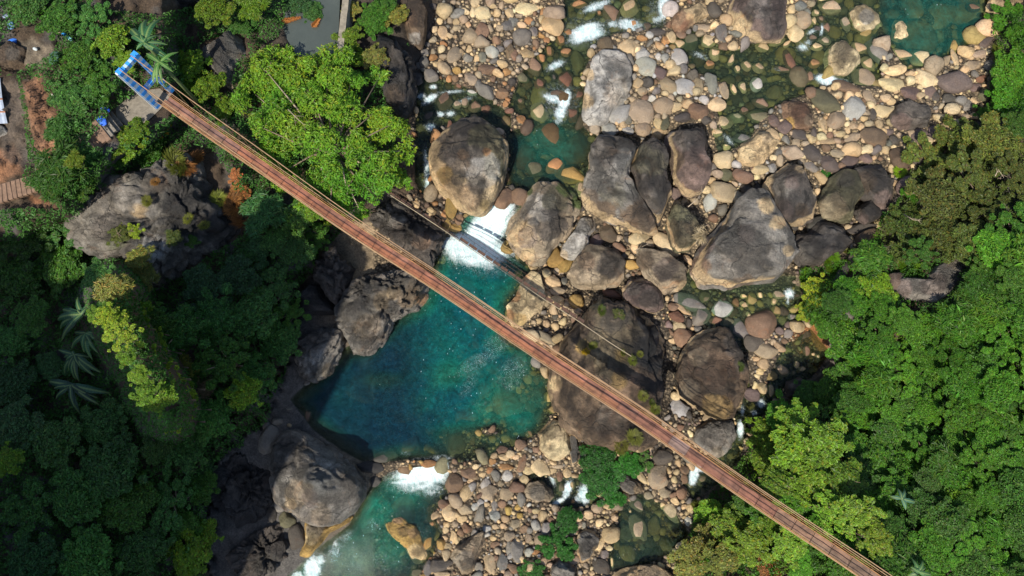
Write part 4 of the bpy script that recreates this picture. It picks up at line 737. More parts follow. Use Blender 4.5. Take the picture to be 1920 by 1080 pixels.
# ------------------------------------------------------------------ stones, read tile by tile: cx cy a b angle colour (tile pixels at 4x)
STONES = {
 (960,0): "110 60 95 55 -20 s;10 165 35 45 0 g;230 90 25 38 0 o;120 155 38 30 0 o;305 185 100 72 95 t;155 235 45 38 60 g;425 238 48 27 10 o;180 320 45 25 85 b;260 300 28 20 80 o;365 305 38 38 0 o;280 380 35 45 0 o;405 390 42 38 30 o;115 395 58 38 0 t;220 430 42 32 70 o;15 410 45 30 80 b;160 500 85 50 45 b;75 575 60 40 20 l;405 595 72 58 80 r;315 580 25 25 0 d;210 625 52 38 0 r;330 700 65 30 5 n;505 705 60 38 -60 r;205 830 78 75 20 t;70 895 38 35 0 o;460 850 70 50 60 r;65 755 30 25 0 b;500 30 60 35 0 o;745 100 85 66 80 b;875 65 80 65 10 t;915 175 35 28 0 o;1010 200 35 40 0 n;655 98 25 22 0 o;980 285 40 28 0 o;1090 240 60 30 0 d;1195 270 50 40 60 t;1150 305 38 38 0 o;1250 330 45 40 0 t;1345 305 70 65 80 l;710 325 80 65 -20 n;875 355 95 58 15 t;980 410 75 45 -50 w;1010 500 90 68 20 w;1115 545 55 48 80 p;1190 480 40 45 0 t;1255 435 80 55 60 w;1285 515 38 38 0 g;905 575 35 28 0 g;940 620 40 45 0 t;980 680 38 38 0 m;1050 650 30 25 0 t;1080 680 35 30 0 g;1045 735 32 30 0 w;1180 640 75 60 50 m;1295 650 85 65 80 w;1400 632 75 38 88 m;1495 615 100 48 87 g;1590 665 80 38 75 m;1660 670 50 20 70 t;1730 655 45 32 80 t;1830 635 62 45 80 w;1755 490 52 33 85 t;1845 505 52 38 80 t;1690 520 25 28 0 t;1645 450 50 25 -65 t;1525 400 58 45 70 t;1470 305 65 55 -20 t;1575 230 80 50 85 g;1440 205 70 32 10 m;1625 285 35 22 -40 t;1475 485 40 35 0 o;1130 785 85 65 80 m;1225 800 45 45 0 t;1315 775 48 40 20 t;1530 780 70 55 10 t;960 830 120 80 55 m;810 850 95 65 -40 w;725 965 65 55 10 w;865 970 60 30 20 w;985 960 60 60 0 m;830 930 35 30 0 t;1095 920 55 28 -80 t;1150 920 60 35 -70 l;1400 830 75 65 30 b;1285 875 70 40 -15 d;1585 920 80 55 5 t;1860 770 60 40 30 b;1735 830 35 30 0 b;1720 1030 70 38 -10 g;1690 360 28 18 0 t;1875 350 50 45 30 t",
 (1440,0): "240 40 55 45 -40 g;265 150 75 55 70 m;210 240 75 65 60 s;360 95 38 25 0 t;345 155 35 20 85 t;400 140 35 30 0 b;70 310 70 32 -30 t;145 325 40 25 -50 t;430 300 50 42 -20 m;360 352 48 32 0 t;325 285 35 30 0 n;440 205 42 28 80 b;360 220 35 30 0 d;165 460 100 40 75 r;340 478 43 38 0 o;100 520 55 25 20 b;305 575 50 30 80 b;460 55 80 58 20 s;580 170 70 38 70 m;820 380 135 70 65 g;680 358 58 45 20 t;750 470 62 52 20 t;955 520 85 45 -5 t;990 405 80 42 15 t;1140 435 85 72 60 s;1065 550 35 25 0 t;1185 585 95 70 40 s;935 630 105 58 5 s;715 600 100 72 40 m;585 650 100 42 20 b;645 805 98 90 60 w;430 760 120 80 35 l;515 900 82 70 0 m;760 735 65 38 65 m;885 730 45 35 0 t;920 760 35 28 0 t;870 835 75 55 10 t;1075 695 82 52 0 p;1210 680 70 42 -50 p;1260 720 40 38 0 d;1370 740 55 48 0 d;1390 610 120 90 20 p;1545 655 48 38 0 p;1600 590 40 32 -20 r;1540 490 50 45 0 m;1485 380 58 55 -30 t;1590 400 65 35 -10 m;1660 490 50 40 0 g;1400 440 80 20 80 t;1340 450 50 35 -60 m;1470 520 35 30 0 t;1640 310 60 40 -40 p;1620 710 50 55 0 l;1500 790 60 35 -35 g;1545 60 45 40 0 b;235 1005 85 45 5 d;345 1000 30 40 0 d;50 905 55 45 20 p;125 950 50 55 0 p;415 935 35 55 0 t;600 975 20 28 0 t;540 1000 45 28 0 t;695 950 25 30 0 t;640 940 40 30 0 m;760 925 35 30 0 m;720 890 25 25 0 t;800 1030 110 68 10 n;450 1055 95 25 0 t;640 1030 70 35 -20 m;30 1030 60 70 20 t;1290 1000 85 60 10 p;1130 1015 85 42 -15 p;910 990 30 30 0 p;950 1050 40 45 0 d;1030 1040 45 40 0 d;790 850 35 45 0 d",
 (1440,270): "75 70 60 30 -70 g;185 60 80 60 20 m;335 70 75 55 35 d;30 175 40 40 0 w;320 165 55 40 50 g;470 145 90 60 20 p;620 130 70 60 -30 p;530 70 60 35 0 m;730 105 50 35 30 p;1000 110 100 80 20 n;1150 125 60 55 30 d;1245 110 55 30 0 d;1210 40 90 45 0 b;1050 315 90 70 -40 p;730 720 110 65 -40 n;690 900 85 80 -40 p;540 1010 130 45 -60 d;700 630 110 45 -10 d;350 600 90 45 -35 d;95 680 45 30 60 d;170 700 25 28 0 d;155 775 30 25 0 b;820 600 30 30 0 t;960 1030 80 75 0 p;960 840 120 60 30 m",
 (960,270): "60 395 70 62 20 b;325 165 78 52 -40 o;170 190 72 55 0 l;430 230 110 70 20 y;520 330 60 40 -50 t;725 660 80 70 30 n;640 725 65 48 20 p;810 775 55 38 20 b;955 710 95 48 10 s;1160 750 120 60 40 s;905 905 55 45 0 y;330 850 75 100 10 y;400 900 90 45 -60 y;300 1030 75 60 50 t;1595 110 82 80 0 s;1545 225 50 30 10 m;1610 230 50 50 0 l;1735 240 85 50 30 b;1760 340 45 50 0 d;1580 350 140 88 10 m;1230 370 35 60 0 p;1835 380 30 25 0 t;1850 190 70 40 0 t;920 640 60 35 30 t;1330 870 60 25 40 t",
 (1440,540): "215 285 65 50 0 t;305 270 28 28 0 t;180 215 32 28 0 g;110 615 60 42 45 t;20 765 28 50 0 t;55 870 38 35 0 m;215 575 25 28 0 t;255 605 25 20 0 t;190 635 24 22 0 l;375 510 18 16 0 t;340 495 16 14 0 t;290 470 28 40 0 b;45 100 28 30 0 t;90 50 50 40 0 m",
 (960,540): "485 100 62 55 0 y;340 85 50 32 0 t;760 45 75 38 15 r;340 20 60 35 0 m;1345 110 130 80 15 g;1210 140 42 32 0 b;1285 160 32 60 -60 t;1415 215 78 76 0 g;1570 150 85 70 0 w;1230 210 65 40 30 r;1285 370 72 75 0 b;1525 240 45 35 0 r;1610 250 50 42 0 l;1710 310 92 66 55 g;1800 280 25 40 0 g;1810 410 68 75 0 d;1870 270 118 130 0 b;1905 465 60 100 90 m;1740 120 35 25 0 t;1860 50 28 25 0 t;1740 60 25 22 0 t;1800 800 75 50 10 p;1880 750 45 45 0 t;1865 625 42 25 10 t;1700 890 30 35 0 t;1265 900 85 72 0 w;860 320 66 56 0 m;1080 505 28 28 0 g;1780 210 40 18 60 t;260 380 90 42 30 m;1400 310 35 30 0 g",
 (480,540): "390 960 25 55 0 b;380 715 26 18 0 g;85 1030 45 35 0 g;160 1000 45 28 0 g;250 1030 20 15 0 t;250 905 22 12 0 g;850 465 70 36 -20 g;1200 140 55 25 -40 o",
 (480,270): "1460 470 55 95 0 y;1490 620 60 40 0 y;1430 600 32 50 0 y;1520 560 38 45 0 b;1860 410 85 72 30 b;1420 520 40 30 0 o",
 (480,810): "90 60 80 95 10 g;145 195 32 55 0 g;190 560 50 50 0 g;120 620 42 60 0 d;230 660 70 58 0 l;310 790 65 110 0 d;90 390 35 42 0 d;960 190 115 48 -18 d;860 265 110 45 0 k;890 370 48 38 0 d;1290 830 42 55 0 y;1385 840 42 42 0 y;1590 300 70 50 0 b;1480 380 74 76 0 b;1610 373 40 20 0 t;1880 325 44 46 0 w;1740 455 85 52 10 m;1880 465 50 62 0 m;1570 460 78 48 -45 t;1405 540 42 36 0 b;1450 610 70 52 -60 t;1570 580 60 50 0 m;1640 560 36 32 0 w;1790 625 50 42 0 w;1890 585 32 38 0 y;1680 530 32 30 0 w;1790 555 28 46 0 g;1500 620 38 32 0 t;1545 650 38 34 0 t;1430 695 28 24 0 t;1420 735 28 24 0 t;1325 685 30 22 0 o;1580 720 40 36 0 b;1480 790 30 50 0 t;1435 880 28 58 15 t;1510 820 28 28 0 t;1755 985 50 76 0 t;1845 975 45 66 0 g;1730 725 32 28 0 w;1800 710 28 25 0 t;1860 705 28 26 0 t;1780 795 25 25 0 t;1790 845 42 28 0 b;1900 780 40 42 0 m;1900 870 32 60 0 g;1380 1000 110 55 0 d;1290 1020 36 60 0 g;1200 1060 62 38 0 l;1390 1070 60 30 0 t;1840 140 62 40 0 b;1775 220 26 30 0 o;1750 285 28 28 0 o;1860 190 45 25 0 t;1880 260 60 30 0 o;1290 240 70 25 0 o",
 (960,810): "65 95 45 42 0 b;30 185 30 22 0 t;75 240 75 28 105 b;130 285 52 38 0 t;205 265 105 48 50 t;85 355 40 38 0 t;300 290 32 28 0 t;345 255 45 20 0 m;355 320 26 50 0 b;410 295 36 46 0 t;180 130 40 26 0 b;365 420 28 50 0 l;450 395 28 36 0 t;70 505 32 55 0 g;40 565 26 24 0 y;60 625 26 24 0 y;460 520 22 22 0 o;105 575 22 20 0 t;180 590 30 26 0 t;515 580 22 26 0 t;575 620 44 34 0 t;635 565 42 46 50 m;255 725 46 56 0 w;290 660 30 24 0 b;175 900 32 22 0 o;45 880 96 58 75 g;20 690 46 40 0 m;90 730 46 26 0 b;655 840 62 32 -60 t;745 765 76 66 0 t;770 640 26 28 0 t;710 640 22 12 0 t;885 590 16 16 0 t;940 540 66 58 40 m;945 720 125 56 78 m;1195 585 120 58 48 m;1325 670 30 36 0 w;1290 560 25 22 0 t;1335 565 28 38 0 t;1310 610 20 20 0 t;1145 450 54 44 0 m;1030 475 38 38 0 m;1065 460 24 24 0 m;1275 455 42 52 0 b;1285 355 46 46 0 b;1295 285 40 34 0 b;1100 340 105 74 -25 m;1115 190 88 60 -5 d;970 340 62 30 45 t;665 1010 88 50 50 d;750 970 18 42 0 t;690 920 36 42 0 g;600 1060 22 22 0 t;550 1045 18 18 0 t;500 130 22 22 0 p;995 160 42 30 0 p;1040 120 14 42 0 m",
 (480,0): "1700 100 72 48 0 s;1630 90 30 36 0 s;1570 85 36 34 0 s;1690 230 56 66 0 b;1405 245 42 50 0 t;1770 390 64 42 40 w;1490 410 74 48 -60 m;1585 430 42 36 0 g;1700 430 36 40 0 g;1740 520 74 40 0 b;1850 475 42 32 20 t;1875 540 40 32 0 o;1655 440 26 26 0 t;1510 530 36 28 0 y;1610 590 62 42 30 m;1715 675 88 50 50 g;1520 645 42 25 0 r;1625 695 38 28 0 w;1840 700 52 42 0 b;1410 760 70 62 0 b;1640 800 46 46 0 b;1570 765 30 42 0 m;1505 785 36 30 0 m;1730 820 42 42 0 r;1870 780 26 22 0 o;1900 830 36 22 0 r;1325 430 36 28 0 o;1260 465 48 36 70 g;1260 390 38 32 0 g;1215 490 34 32 0 d;1210 590 56 46 -20 d;1320 565 55 60 0 g;1350 480 28 24 0 t;1385 460 22 20 0 t;1530 390 30 32 0 t;1410 330 28 26 0 o;1500 210 38 25 0 m;1455 150 30 28 0 m;1500 165 30 24 0 t;1890 190 52 42 60 g;1900 95 46 30 60 t;1770 40 36 28 0 t;1830 210 30 28 0 m;1905 390 40 50 0 b;1830 365 30 26 0 g;1330 50 32 25 0 d;1290 260 25 36 0 d;1285 330 20 20 0 g;1450 590 30 25 0 o;1495 585 25 30 0 b;1800 300 40 35 0 b;1300 880 60 42 0 d;1450 940 20 46 0 r",
}
LANDX = LAND + [("blue striped tower",275,150),("long banana clump",150,620)]
DIRS = ["right of","lower right of","below","lower left of","left of","upper left of","above","upper right of"]
def where(px, py, lands=None):
    best = min((lands or LAND), key=lambda l: math.hypot(l[1]-px, l[2]-py))
    a = math.atan2(py-best[2], px-best[1]); k = int(round(a/(math.pi/4))) % 8
    return best[0], DIRS[k], math.hypot(best[1]-px, best[2]-py)
ORD = ['nearest', 'second nearest', 'third nearest', 'fourth nearest', 'fifth nearest', 'sixth nearest', 'seventh nearest', 'eighth nearest', 'ninth nearest', 'tenth nearest', 'eleventh nearest', 'twelfth nearest', 'thirteenth nearest', 'fourteenth nearest', 'fifteenth nearest', 'sixteenth nearest']
def relabel(items, lands=None):
    """items: dict(px, py, desc) -> unique labels: look, then direction from a landmark, then order going outwards."""
    bins = {}
    for it in items:
        lm, dr, ds = where(it['px'], it['py'], lands); it['key'] = (it['desc'], dr, lm); it['ds'] = ds
        bins.setdefault(it['key'], []).append(it)
    for key, lst in bins.items():
        lst.sort(key=lambda i: i['ds'])
        for k, it in enumerate(lst):
            d, dr, lm = key
            o = '' if len(lst) == 1 else (ORD[k] if k < len(ORD) else 'farther') + ' '
            lb_ = (o + d + ' ' + dr + ' the ' + lm).split()
            if len(lb_) > 16: lb_ = [w_ for w_ in lb_ if w_ != 'leaved']
            if len(lb_) > 16: lb_ = [w_ for w_ in lb_ if w_ not in ('small', 'medium', 'large')]
            it['label'] = ' '.join(lb_)
flat_st = []
for (ox, oy), txt in STONES.items():
    for e in txt.split(';'):
        f = e.split(); x, y, a, b_, an = map(float, f[:5])
        flat_st.append((ox+x/4, oy+y/4, a/4, b_/4, an, f[5]))
flat_st.sort(key=lambda s: -s[2]*s[3])
# shared stone shapes
SHAPES = []
for k in range(14):
    rg = np.random.default_rng(500+k)
    V, F = ICO[3 if k < 14 else 2]; V = V.copy()
    ang = k % 2 == 1
    V = facet(V, rg, 9 if ang else 6, .46 if ang else .58, .84)
    V = facet(V, rg, 6 if ang else 3, .70, .90, -.2)
    V[:, :2] *= (1+0.13*np.sin(2*np.arctan2(V[:, 1], V[:, 0])*1 + rg.uniform(0, 6))[:, None]*(1 if ang else .4))
    V = V*(1+0.11*fbm(V*1.1+k*9, k, 3)[:, None]*(1.3 if ang else 1))
    V = V*(1+0.03*fbm(V*4+k*9, k, 2)[:, None])
    V[:, 2] = np.where(V[:, 2] > 0, V[:, 2], V[:, 2]*0.7)
    SHAPES.append((V, F, mesh_np('stone', V, F, mat=M_STONE)))
def vary(c, rg, s=.12):
    c = np.array(c); return np.clip(c*(1+rg.normal(0, s))*(1+rg.normal(0, 1, 3)*np.array([.03, .015, .035])), .02, .7)
items = []; placed = []
gr = np.random.default_rng(77)
N_IND = 296
GV, GF, GC = [], [], []; goff = 0
def add_gravel(V, F, c):
    global goff
    GV.append(V); GF.append(F+goff); GC.append(np.broadcast_to(c, V.shape)); goff += len(V)
for k, (x, y, a, b_, an, c) in enumerate(flat_st):
    m = scale_at(y, 2.0)
    z0 = gz(x, y); wl = float(water_level(np.array([x]), np.array([y]))[0])
    ra, rb = a*m*1.09, b_*m*1.09; hz = min(ra, rb)*gr.uniform(.62, .85)
    if z0 < wl-0.15: z0 = max(z0, wl - hz*0.75)     # stones standing in the water break its surface
    zc = z0 + hz*0.30
    loc = P(x, y, zc)
    rot = -math.radians(an)
    placed.append((x, y, a, b_))
    if k < N_IND:
        o = link('stone', SHAPES[int(gr.integers(14))][2], loc=loc, rot=(gr.normal(0, .07), gr.normal(0, .07), rot), scl=(ra, rb, hz))
        cc = vary(C[c], gr); o.color = (*cc, 1)
        r = math.sqrt(a*b_)
        size = 'large' if r > 17 else 'medium' if r > 11 else 'small'
        shp = 'long' if a/b_ > 1.7 or b_/a > 1.7 else 'rounded' if abs(a-b_)/max(a, b_) < .2 else 'oval'
        o['category'] = 'river stone'; o['group'] = 'stones lying in the river bed'
        items.append(dict(px=x, py=y, desc=f"{size} {shp} {CNAME[c]} stone", o=o))
    else:
        V, F, _ = SHAPES[int(gr.integers(14))]
        V = V*[ra, rb, hz]; V = np.stack([V[:, 0]*math.cos(rot)-V[:, 1]*math.sin(rot), V[:, 0]*math.sin(rot)+V[:, 1]*math.cos(rot), V[:, 2]], 1)+loc
        add_gravel(V, F, vary(C[c], gr))
relabel(items)
for it in items: it['o']['label'] = it['label']

# ------------------------------------------------------------------ smaller gravel and pebbles: one mass
cell = 26.0; grid = {}
def reg(x, y, r):
    for i in range(int((x-r)//cell), int((x+r)//cell)+1):
        for j in range(int((y-r)//cell), int((y+r)//cell)+1): grid.setdefault((i, j), []).append((x, y, r))
for (x, y, a, b_) in placed:
    r = min(a, b_)*.93
    if max(a, b_)/min(a, b_) > 1.35: pass
    reg(x, y, r)
bpolys = [np.array(B['p'], float) for B in BOULDERS]
NC = 66000
cx_ = gr.uniform(755, 1890, NC); cy_ = gr.uniform(-200, 1230, NC)
cr_ = np.sort(2.7 + gr.pareto(2.4, NC)*2.6)[::-1]; cr_ = np.clip(cr_, 2.7, 16.0)
dr_ = sdf(RIVER, cx_, cy_); cv_, dw_ = carve(cx_, cy_)
bd = np.full(NC, 1e9)
for bp_ in bpolys: bd = np.minimum(bd, sdf(bp_, cx_, cy_))
zone = fbm2(cx_/70, cy_/70, 91, 2)
zg_ = ground(cx_, cy_); wl_ = water_level(cx_, cy_)
cnt = 0
for k in range(NC):
    x, y, r = cx_[k], cy_[k], cr_[k]
    if dr_[k] > -4 or bd[k] < r*0.35: continue
    wet = cv_[k]
    if wet > 4.5 or (wet > 1.6 and (gr.random() > .55 or (x < 860 and y < 800))): continue
    if wet > 1.2: r = r*1.7
    if y < 430 and x > 990: r *= 1.3
    if y > 430 and x > 1000 and r > 12: r *= .7
    bad = False
    for (qx, qy, qr) in grid.get((int(x//cell), int(y//cell)), ()):
        if (qx-x)**2+(qy-y)**2 < ((qr+r)*.80)**2: bad = True; break
    if bad: continue
    reg(x, y, r); cnt += 1
    m = scale_at(y, 2.0); asp = gr.uniform(.68, 1.0); rot = gr.uniform(0, math.pi)
    ra, rb = r*m*1.2, r*m*asp*1.18; hz = rb*gr.uniform(.6, .9)
    zc = zg_[k] + hz*.35
    if y < 430 and x < 1080: pal = 'tmstbmgtmo' if x > 1000 else 'smtmmgtmgt' if y < 140 else 'bomdgmbtmn'
    elif y < 430 and x < 1450: pal = 'tmgmwgtsdb'
    elif y < 300: pal = 'sttmssgtmb'
    elif x > 1180 and y < 900: pal = 'tmpgtsdbtm'
    elif x < 1100 and y > 820: pal = 'tmwtgmtbmg' if x > 820 else 'otyb'
    else: pal = 'tmtstgbtmd'
    c = C[pal[int(gr.integers(len(pal)))]]
    if wet > .35: c = np.array(c)*.6*np.array([1, .95, .6])
    V, F = ICO[2 if r > 6 else 1]; kk = int(gr.integers(1000))
    for q_ in range(4):
        n3_ = gr.normal(0, 1, 3); n3_ /= np.linalg.norm(n3_)
        V = V - np.maximum(V@n3_-gr.uniform(.42, .7), 0)[:, None]*n3_
    V = V*(1+.12*np.sin(V@gr.normal(0, 2.0, 3)+kk))[:, None]
    V = V*[ra, rb, hz]; V = np.stack([V[:, 0]*math.cos(rot)-V[:, 1]*math.sin(rot), V[:, 0]*math.sin(rot)+V[:, 1]*math.cos(rot), V[:, 2]], 1)+P(x, y, zc)
    add_gravel(V, F, vary(c, gr, .16))
GV = np.concatenate(GV); GF = np.concatenate(GF); GC = np.concatenate(GC)
tag(link('gravel', mesh_np('gravel', GV, GF, tint=GC, mat=M_GRAVEL)), 'tan and grey pebbles and cobbles filling the gaps between the river stones', kind='stuff')
print('gravel stones', cnt, 'tris', len(GF), 'individual', len(items))
# ------------------------------------------------------------------ the suspension footbridge
M_RUST = simple('rusted_steel_plate', (.33, .125, .065), .75, 0, 1.1, .5, .35, objcol=True)
M_CABLE = simple('tan_rusty_cable', (.34, .21, .115), .7, 0, 6, .3, .2)
M_RAIL = simple('ochre_rusty_rail', (.36, .175, .07), .7, 0, 5, .35, .2)
M_BEAM = simple('dark_steel_beam', (.10, .055, .035), .7, 0, 5, .35, .3)
ZB = 8.85
A0 = Vector(P(309, 187, ZB)); A1 = Vector(P(1502, 990, ZB))
dirv = (A1-A0); LEN0 = dirv.length; dirv.normalize()
side = Vector((dirv.y, -dirv.x, 0))          # towards the lower-left edge (downstream side)
if side.y > 0: side = -side
LTOT = LEN0 + 14.0
def deck_z(s):
    k = s/LTOT; return ZB - 1.1*4*k*(1-k)*0.75
def bp(s, off, dz=0.0):
    p = A0 + dirv*s + side*(off+(.13*math.sin(s*.105)+.05*math.sin(s*.33+1))*min(1, s/6)); return Vector((p.x, p.y, deck_z(s)+dz))
bridge = empty('footbridge', A0)
tag(bridge, 'long narrow suspension footbridge with rust red plate deck crossing the gorge', 'footbridge')
inv = -A0
STEP = 1.62; NST = int(LTOT/STEP)
HW = 0.41
brg = np.random.default_rng(5)
def axes(s):
    t = (bp(s+.5, 0)-bp(s-.5, 0)).normalized(); return (t, side.copy(), t.cross(side).normalized()*-1)
pm = {}
def plate_mesh(seed):
    bm = bmesh.new(); rg_ = np.random.default_rng(seed)
    nxp = 6
    vs_ = [[bm.verts.new(((i/nxp-.5)*(STEP-.035), (j-.5)*(HW+.008), rg_.normal(0, .006) + (0.02*math.sin(i*1.3+seed)))) for j in (0, 1)] for i in range(nxp+1)]
    fs = [bm.faces.new((vs_[i][0], vs_[i+1][0], vs_[i+1][1], vs_[i][1])) for i in range(nxp)]
    r = bmesh.ops.extrude_face_region(bm, geom=fs)
    for g in r['geom']:
        if isinstance(g, bmesh.types.BMVert): g.co.z -= .03
    bmesh.ops.recalc_face_normals(bm, faces=bm.faces)
    return bm_mesh('deck_plate', bm, M_RUST)
PM = [plate_mesh(i) for i in range(6)]
for i in range(NST):
    s = (i+.5)*STEP; ax = axes(s)
    Rm = Matrix((ax[0], ax[1], ax[2])).transposed().to_4x4()
    for j, off in enumerate((-HW/2, HW/2)):
        o = link('deck_plate', PM[int(brg.integers(6))], bridge)
        if Rm.determinant() < 0: Rm2 = Matrix((ax[0], -ax[1], ax[2])).transposed().to_4x4()
        else: Rm2 = Rm
        o.matrix_local = Matrix.Translation(bp(s, off, .02+(.003 if off > 0 else 0)+float(brg.normal(0, .003))) - A0) @ Rm2
        k = s/LTOT
        base = np.array([.225, .090, .055]) if k < .55 else np.array([.205, .088, .055])
        if k > .80: base = np.array([.205, .115, .072])
        if k < .10: base = np.array([.20, .10, .075])
        if .665 < k < .69: base = np.array([.24, .155, .125])
        if brg.random() < .25: base = base*np.array([.86, .95, 1.0])
        if off > 0 and k < .6: base = base*np.array([1.18, 1.12, .9])
        o.color = (*np.clip(base*(1+brg.normal(0, .10)), .03, .6), 1)
# cross beams, their ends showing on both sides
bmx = bmesh.new(); box(bmx, (0, 0, 0), (.035, HW+.17, .05)); me_x = bm_mesh('cross_beam', bmx, M_BEAM)
for i in range(NST+1):
    s = i*STEP; ax = axes(max(s, .6))
    Rm = Matrix((ax[0], ax[1], ax[0].cross(ax[1]))).transposed().to_4x4()
    o = link('cross_beam', me_x, bridge); o.matrix_local = Matrix.Translation(bp(s, 0, -.085)-A0) @ Rm
def rail(name, off, dz, r, mat, s0=0.0, s1=None, fn=None):
    bm = bmesh.new(); s1 = LTOT if s1 is None else s1
    pts = []
    for k in range(61):
        s = s0+(s1-s0)*k/60
        pts.append((fn(s) if fn else bp(s, off, dz)) - A0)
    tube(bm, pts, r, 5)
    return link(name, bm_mesh(name, bm, mat, True), bridge)
for off in (-1, 1):
    rail('edge_beam', off*(HW+.06), -.02, .045, M_RAIL)
    rail('lower_rail', off*(HW+.16), .42, .022, M_RAIL)
    rail('hand_rail', off*(HW+.24), .95, .034, M_CABLE)
    # main cable: from tower top sagging to rail height at mid span
    def mc(s, off=off):
        k = (s/LTOT-.5)*2; kk = abs(k)
        return bp(s, off*(HW+.30), 1.05 + (5.3*kk**2.0 if s < LTOT/2 else 1.4*kk**2))
    rail('main_cable', off, 0, .04, M_CABLE, fn=mc)
# hangers: each a thin rod from the main cable to the deck edge
for off in (-1, 1):
    for i in range(1, NST):
        s = i*STEP; k = abs((s/LTOT-.5)*2)
        top = bp(s, off*(HW+.30), 1.05 + (5.3*k**2 if s < LTOT/2 else 1.4*k**2))
        bm = bmesh.new(); tube(bm, [Vector((0, 0, 0)), top-bp(s, off*(HW+.10), -.08)], .012, 4)
        o = link('hanger', bm_mesh('hanger', bm, M_CABLE), bridge, loc=bp(s, off*(HW+.10), -.08)-A0)

# ------------------------------------------------------------------ striped tower at the bridge head
def paint(name, col, rough=.55, nscale=3.0, var=.18): return simple(name, col, rough, 0, nscale, var, .15)
M_BLUE = paint('bright_blue_paint', (.03, .27, .78)); M_PALE = paint('pale_blue_white_paint', (.36, .50, .68)); M_WHT = paint('chalky_white_edge', (.62, .64, .66))
M_CONC = simple('stained_concrete', (.20, .175, .14), .85, 0, 2.5, .35, .4)
f1 = Vector(P(296, 199, ZB-.1)); f2 = Vector(P(321, 170, ZB-.1))
tower = empty('bridge_tower', (f1+f2)/2)
tag(tower, 'blue and white striped portal tower at the left end of the footbridge', 'bridge tower')
TC = (f1+f2)/2; acr = (f2-f1).normalized(); along = Vector((-acr.y, acr.x, 0))
TH = 6.1; NB_ = 15; bh = TH/NB_
bmb = bmesh.new(); box(bmb, (0, 0, 0), (.24, .24, bh/2-.004), None, .012)
ME_B = bm_mesh('painted_band', bmb, M_BLUE); bmb = bmesh.new(); box(bmb, (0, 0, 0), (.236, .236, bh/2-.004), None, .012); ME_P = bm_mesh('painted_band', bmb, M_PALE)
bmb = bmesh.new(); box(bmb, (0, 0, 0), (.055, .14, TH/2)); ME_FL = bm_mesh('white_edge', bmb, M_WHT)
rz = math.atan2(acr.y, acr.x)
def frame_post(foot):
    p = empty('post', foot-TC, rz); p.parent = tower
    for k in range(NB_):
        link('painted_band', ME_B if k % 2 == 0 else ME_P, p, (0, 0, (k+.5)*bh))
    return p
pA = frame_post(f1); pB = frame_post(f2)
link('white_edge', ME_FL, pA, (-.30, 0, TH/2))
half = (f2-f1).length/2
def beam(z, n, hgt):
    b_ = empty('crossbeam', Vector((0, 0, z+(-.1))), rz); b_.parent = tower
    w = (2*half-.42)/n
    for mat_, start in ((M_BLUE, 0), (M_PALE, 1)):
        bm = bmesh.new(); box(bm, (0, 0, 0), (w/2-.004, .17, hgt/2), None, .01); me = bm_mesh('painted_band', bm, mat_)
        for k in range(start, n, 2): link('painted_band', me, b_, (-half+.21+(k+.5)*w, 0, 0))
beam(TH-.22, 5, .40); beam(2.7, 4, .34)
# concrete landing and steps going down to the lower left
bm = bmesh.new()
LP = [(302,203),(263,240),(237,236),(207,210),(254,172),(305,165),(322,176)]
top = [bm.verts.new(P(x, y, ZB)) for x, y in LP]; low = [bm.verts.new(P(x, y, ZB-1.4)) for x, y in LP]
fc = bm.faces.new(top)
for i in range(len(LP)): bm.faces.new((top[i], low[i], low[(i+1) % len(LP)], top[(i+1) % len(LP)]))
bmesh.ops.recalc_face_normals(bm, faces=bm.faces)
land = link('concrete_landing', bm_mesh('concrete_landing', bm, M_CONC)); tag(land, 'stained concrete landing slab beside the blue striped tower', 'landing slab')
stairs = empty('stairway', P(190, 235, gz(190, 235))); tag(stairs, 'worn stone stairway descending from the landing past the blue litter', 'stairs')
sp = np.linspace(0, 1, 9)
for i in range(9):
    k = sp[i]
    sx_, sy_ = 215-48*k, 222+48*k; c = Vector(P(sx_, sy_, max(gz(sx_, sy_)+.12, ZB-.15-i*.17)))
    bm = bmesh.new(); box(bm, (0, 0, 0), (.20+.02*(i % 3), 1.05+.12*math.sin(i*2.1), .14), None, .02)
    ml = simple if False else None
    o = link('step', bm_mesh('step', bm, M_CONC if i < 4 else None), stairs, c-Vector(stairs.location), (0, 0, math.radians(42)+brg.normal(0, .03)))
    if i >= 4: o.data.materials.append(bpy.data.materials.get('earthy_step') or simple('earthy_step', (.21, .13, .085), .85, 0, 3, .35, .4))
stairs2 = empty('stairway', P(38, 352, gz(38, 352))); tag(stairs2, 'short flight of earth and stone steps at the left edge of the village path', 'stairs')
for i in range(9):
    x = 2+8.8*i; y = 364-2.7*i
    c = Vector(P(x, y, gz(38, 352)+.15-.05*i))
    bm = bmesh.new(); box(bm, (0, 0, 0), (.19, .78, .16), None, .03)
    link('step', bm_mesh('step', bm, bpy.data.materials['earthy_step']), stairs2, c-Vector(stairs2.location), (0, 0, math.radians(14)+brg.normal(0, .04)))

